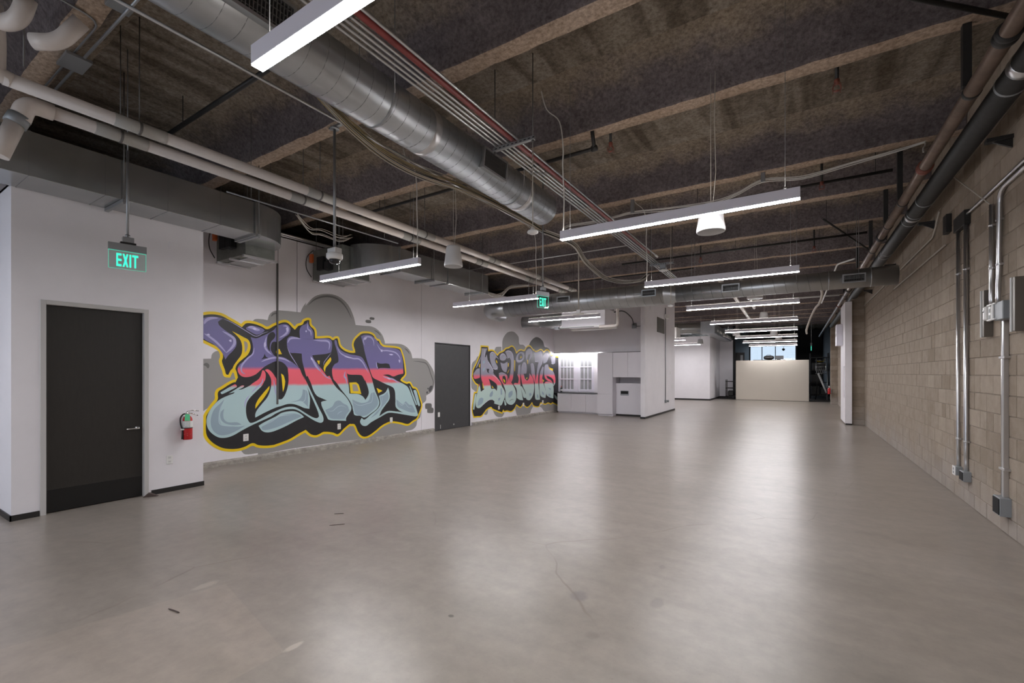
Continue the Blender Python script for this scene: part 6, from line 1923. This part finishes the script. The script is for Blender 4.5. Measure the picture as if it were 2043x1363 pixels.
obj('flexible_conduit', MB().tube(curve_pts([(-5.08, 14.2, 3.6), (-4.95, 14.9, 3.72), (-4.98, 15.9, 3.6), (-5.15, 16.68, 3.44)], 6), .018, 8), M_CABLED, t)
obj('switch_box', MB().box(-5.22, -5.06, 16.69, KY + .004, 3.30, 3.48, .005), M_GREYBOX, t)
obj('conduit', MB().tube(fillet([(-5.06, KY - .02, 3.38), (-4.85, KY - .02, 3.38), (-4.56, 16.74, 3.9), (-4.56, 16.74, 4.3)], .1), .014, 8), M_STRUT, t)

# ================================================================== FAR END
t = thing('partition_wall', 'freestanding cream partition across the far end of the room', 'partition', (-1.27, 30.72, 0))
obj('panel', MB().box(-3.14, .60, 30.66, 30.80, .03, 2.39, .006), M_PARTN, t)
obj('base', MB().box(-3.12, .585, 30.67, 30.79, 0, .035), M_BRONZE, t)
t = thing('storage_shelf', 'dark shelf standing behind the cream partition', 'shelf', (-1.4, 31.5, 0))
obj('top', MB().box(-2.25, -.55, 31.3, 31.8, 2.40, 2.44, .004), M_CABLED, t)
for x in (-2.22, -.60):
    obj('side', MB().box(x, x + .03, 31.3, 31.8, 0, 2.40), M_CABLED, t)
obj('shelf_board', MB().box(-2.19, -.60, 31.32, 31.78, 1.2, 1.23), M_CABLED, t)
o = obj('duffel_bag', MB().lathe([(0, -.28), (.07, -.27), (.11, -.2), (.13, -.05), (.13, .08), (.115, .2), (.07, .27), (0, .28)], (-1.42, 31.5, 2.571), 'X', 20), M_BLACK, None, loc=(-1.42, 31.5, 2.44))
tag(o, 'black rounded bag on the shelf above the cream partition', 'bag')
obj('handle', MB().tube(curve_pts([(-1.56, 31.4, 2.66), (-1.5, 31.38, 2.73), (-1.34, 31.38, 2.73), (-1.28, 31.4, 2.66)], 4), .012, 6), M_BLACK, o)
t = thing('flat_screen', 'dark flat screen above the right half of the cream partition', 'screen', (-.9, 31.5, 2.44))
obj('panel', MB().box(-1.12, -.65, 31.48, 31.52, 2.46, 2.68, .004), M_DOOR2, t)
obj('stand', MB().box(-1.0, -.82, 31.42, 31.58, 2.438, 2.47, .004), M_BLACK, t)
# hanging pulley lamp
t = thing('pendant_lamp', 'tiny dark pendant hanging in front of the far window', 'lamp', (-.75, 36, 3.2))
obj('shade', MB().lathe([(.0, .0), (.06, .04), (.10, .12), (.04, .18), (0, .18)], (-.75, 36, 3.15), 'Z', 16), M_BLACK, t)
obj('cord', MB().tube([(-.75, 36, 3.32), (-.75, 36, ZS - .001)], .012, 6), M_BLACK, t)
# dark tall door beside the partition
d3 = structure('door_3', MB().box(-3.90, -2.95, 34.0, 34.06, .005, 3.02, .004), M_DOOR, loc=(-3.9, 34, 0))
obj('vision_panel', MB().box(-3.20, -3.05, 33.992, 34.0, 1.9, 2.85, .002), M_FROST, d3)
t = thing('utility_cart', 'black wheeled utility cart beside the left end of the cream partition', 'cart', (-3.45, 31.9, 0))
b = MB()
for (x, y) in ((-3.80, 31.6), (-3.30, 31.6), (-3.80, 32.1), (-3.30, 32.1)):
    b.tube([(x, y, .09), (x, y, 1.22)], .022, 8)
obj('frame', b, M_BLACK, t)
for z in (.14, .66, 1.08):
    obj('shelf', MB().box(-3.83, -3.27, 31.57, 32.13, z, z + .05, .01), M_BLACK, t)
for (x, y) in ((-3.80, 31.6), (-3.30, 31.6), (-3.80, 32.1), (-3.30, 32.1)):
    obj('wheel', MB().lathe([(0, -.02), (.055, -.02), (.055, .02), (0, .02)], (x, y, .055), 'X', 14), M_BLACK, t)
o = obj('black_case', MB().box(-3.70, -3.35, 31.62, 32.0, .195, .52, .05), M_CABLED, None, loc=(-3.5, 31.8, .19))
tag(o, 'black lumpy case on the lowest shelf of the utility cart', 'case')
# ladder-like frame and tubes at the dark end
t = thing('aluminium_frame', 'grey aluminium lattice frame leaning in the dark far end', 'frame', (1.2, 33.4, 0))
b = MB()
for x in (1.00, 1.50):
    b.tube([(x, 33.2, 1.75), (x + .05, 33.6, 2.55)], .022, 8)
for k in range(5):
    z = 1.62 + k * .2
    b.tube([(.98, 33.15 + k * .1, z), (1.55, 33.15 + k * .1, z)], .016, 8)
for k in range(6):
    b.tube([(1.0 + .09 * k, 33.1, 1.55), (1.12 + .09 * k, 33.2, 1.95)], .012, 6)
obj('lattice', b, M_STEEL, t)
obj('leaning_tube', MB().tube([(1.52, 32.8, .45), (1.12, 33.1, 1.60)], .055, 14), M_SPK, t)
obj('leaning_tube', MB().tube([(1.55, 32.9, .02), (1.60, 33.3, 1.9)], .03, 12), M_STRUT, t)
obj('leg', MB().tube([(1.12, 33.1, 1.6), (1.0, 33.6, 0)], .02, 8), M_BLACK, t)
t = thing('storage_rack', 'black storage rack of dark cases in the far right corner', 'rack', (1.0, 35, 0))
b = MB()
for (x, y) in ((.75, 34.6), (1.7, 34.6), (.75, 35.3), (1.7, 35.3)):
    b.box(x - .03, x + .03, y - .03, y + .03, 0, 2.9)
for z in (.2, 1.0, 1.8, 2.6):
    b.box(.72, 1.73, 34.57, 35.33, z, z + .05)
obj('frame', b, M_BLACK, t)
b = MB()
for (x0, x1, z0, z1) in ((.8, 1.25, .25, .8), (1.3, 1.68, .25, .7), (.8, 1.4, 1.05, 1.55), (.85, 1.6, 1.85, 2.3)):
    b.box(x0, x1, 34.65, 35.25, z0, z1, .03)
obj('case', b, M_CABLED, t)
obj('yellow_strap', MB().tube([(1.05, 34.55, 2.52), (1.15, 34.55, 2.36), (1.45, 34.55, 2.36), (1.52, 34.55, 2.54)], .012, 6), PAINT['yellow'], t)
t = thing('fire_extinguisher', 'small distant red extinguisher at the foot of the far block pier', 'fire extinguisher', (1.42, 28.4, .55))
obj('cylinder', MB().lathe([(0, 0), (.06, 0), (.065, .01), (.065, .26), (.03, .32), (0, .33)], (1.43, 28.45, .55), 'Z', 18), M_RED, t)
obj('valve', MB().lathe([(0, .32), (.02, .32), (.03, .36), (.02, .42), (0, .43)], (1.43, 28.45, .55), 'Z', 12), M_LABEL, t)
obj('wall_bracket', MB().box(1.43, 1.52, 28.43, 28.56, .6, .8), M_STRUT, t)

# ---- linear slot diffuser duct and round duct past the kitchen wing
t = thing('slot_diffuser_duct', 'long duct with a row of bright slots running along the far white room', 'duct', (-3.9, 30, 3.7))
obj('duct_body', MB().box(-4.15, -3.65, 25.9, 41, 3.72, 4.25, .006), M_GALV, t)
b = MB()
for k in range(10):
    y = 26.2 + k * 1.45
    b.box(-3.652, -3.635, y, y + .95, 3.88, 4.0)
obj('slot', b, M_OFFW, t)
obj('collar_box', MB().box(-4.25, -3.55, 25.2, 25.95, 3.68, 4.32, .01), M_GALV, t)
for y in (25.6, 31, 37):
    obj('hanger_rod', MB().tube([(-3.7, y, 4.2), (-3.7, y, ZS - .001)], .008, 6), M_ROD, t)
t = thing('spiral_duct', 'round duct seen past the kitchen wing, running to the slot diffuser', 'duct', (-5.5, 25.4, 4.1))
obj('pipe', MB().tube([(-10, 25.4, 4.05), (-4.26, 25.5, 4.02)], .30, 26), M_GALV, t)
for x in (-8, -6.5, -5):
    obj('hanger_rod', MB().tube([(x, 25.4, 4.3), (x, 25.4, ZS - .001)], .008, 6), M_ROD, t)
t = thing('fan_coil_unit', 'pale ceiling unit above the two lights past the kitchen wing', 'air conditioner', (-5.8, 22, 3.4))
obj('casing', MB().box(-5.9, -5.1, 23.6, 24.5, 3.42, 3.95, .01), M_OFFW, t)
for x in (-5.85, -5.15):
    obj('hanger_rod', MB().tube([(x, 24, 3.9), (x, 24, ZS - .001)], .008, 6), M_ROD, t)
# ---- pipes behind the far lights
for k, (pts, r, m, lab) in enumerate((
        ([(-2.05, 15.2, 4.55), (-1.75, 16.4, 4.2), (-1.72, 19.0, 4.05), (-1.7, 22, 3.95)], .06, M_PVC, 'bent white pipe under the ceiling past the cross duct, left one'),
        ([(-1.45, 15.6, 4.5), (-1.35, 17.0, 4.25), (-1.33, 19.0, 4.05)], .05, M_PVC, 'white pipe under the ceiling past the cross duct, right one'),
        ([(-3.6, 18.2, 4.2), (1.2, 18.3, 4.2)], .03, M_OFFW, 'level white pipe crossing behind the second far light'),
        ([(-4.4, 14.6, 4.15), (-2.6, 14.9, 4.15)], .03, M_STEEL, 'silver pipe at the top of the kitchen wing'))):
    o = obj('ceiling_pipe', MB().tube(fillet(pts, .2), r, 12), m, None, loc=pts[0])
    tag(o, lab, 'pipe')
    b = MB()
    for p in (pts[0], pts[-1]):
        b.tube([(p[0] * .98 + (.0 if k else .0), p[1] * .999 + .02, p[2]), (p[0] * .98, p[1] * .999 + .02, ZS - .001)], .006, 6)
    obj('hanger_rod', b, M_ROD, o)
o = obj('flexible_hose', MB().tube(curve_pts([(.42, 11.9, 3.6), (.50, 12.6, 3.45), (.48, 13.6, 3.36), (.44, 15.0, 3.42), (.36, 16.5, 3.30), (.28, 17.6, 3.05), (.30, 18.4, 2.98)], 6), .028, 8), M_CABLE, None, loc=(.45, 13, 3.5))
tag(o, 'lumpy pale hose hanging down behind the cross duct near the brown pipe', 'hose')
obj('tie', MB().tube([(.42, 11.9, 3.6), (.42, 11.9, ZS - .001)], .004, 5), M_ROD, o)
b = MB()
o = obj('ceiling_conduit', MB().tube(fillet([(1.15, 13.2, 4.3), (.85, 13.6, 4.3), (.72, 18.5, 4.0)], .15), .02, 8), M_OFFW, None, loc=(1, 13.4, 4.3))
tag(o, 'bent white conduit beside the brown pipe past the cross duct', 'conduit')
obj('hanger_rod', MB().tube([(.85, 13.65, 4.3), (.85, 13.65, ZS - .001)], .005, 6), M_ROD, o)
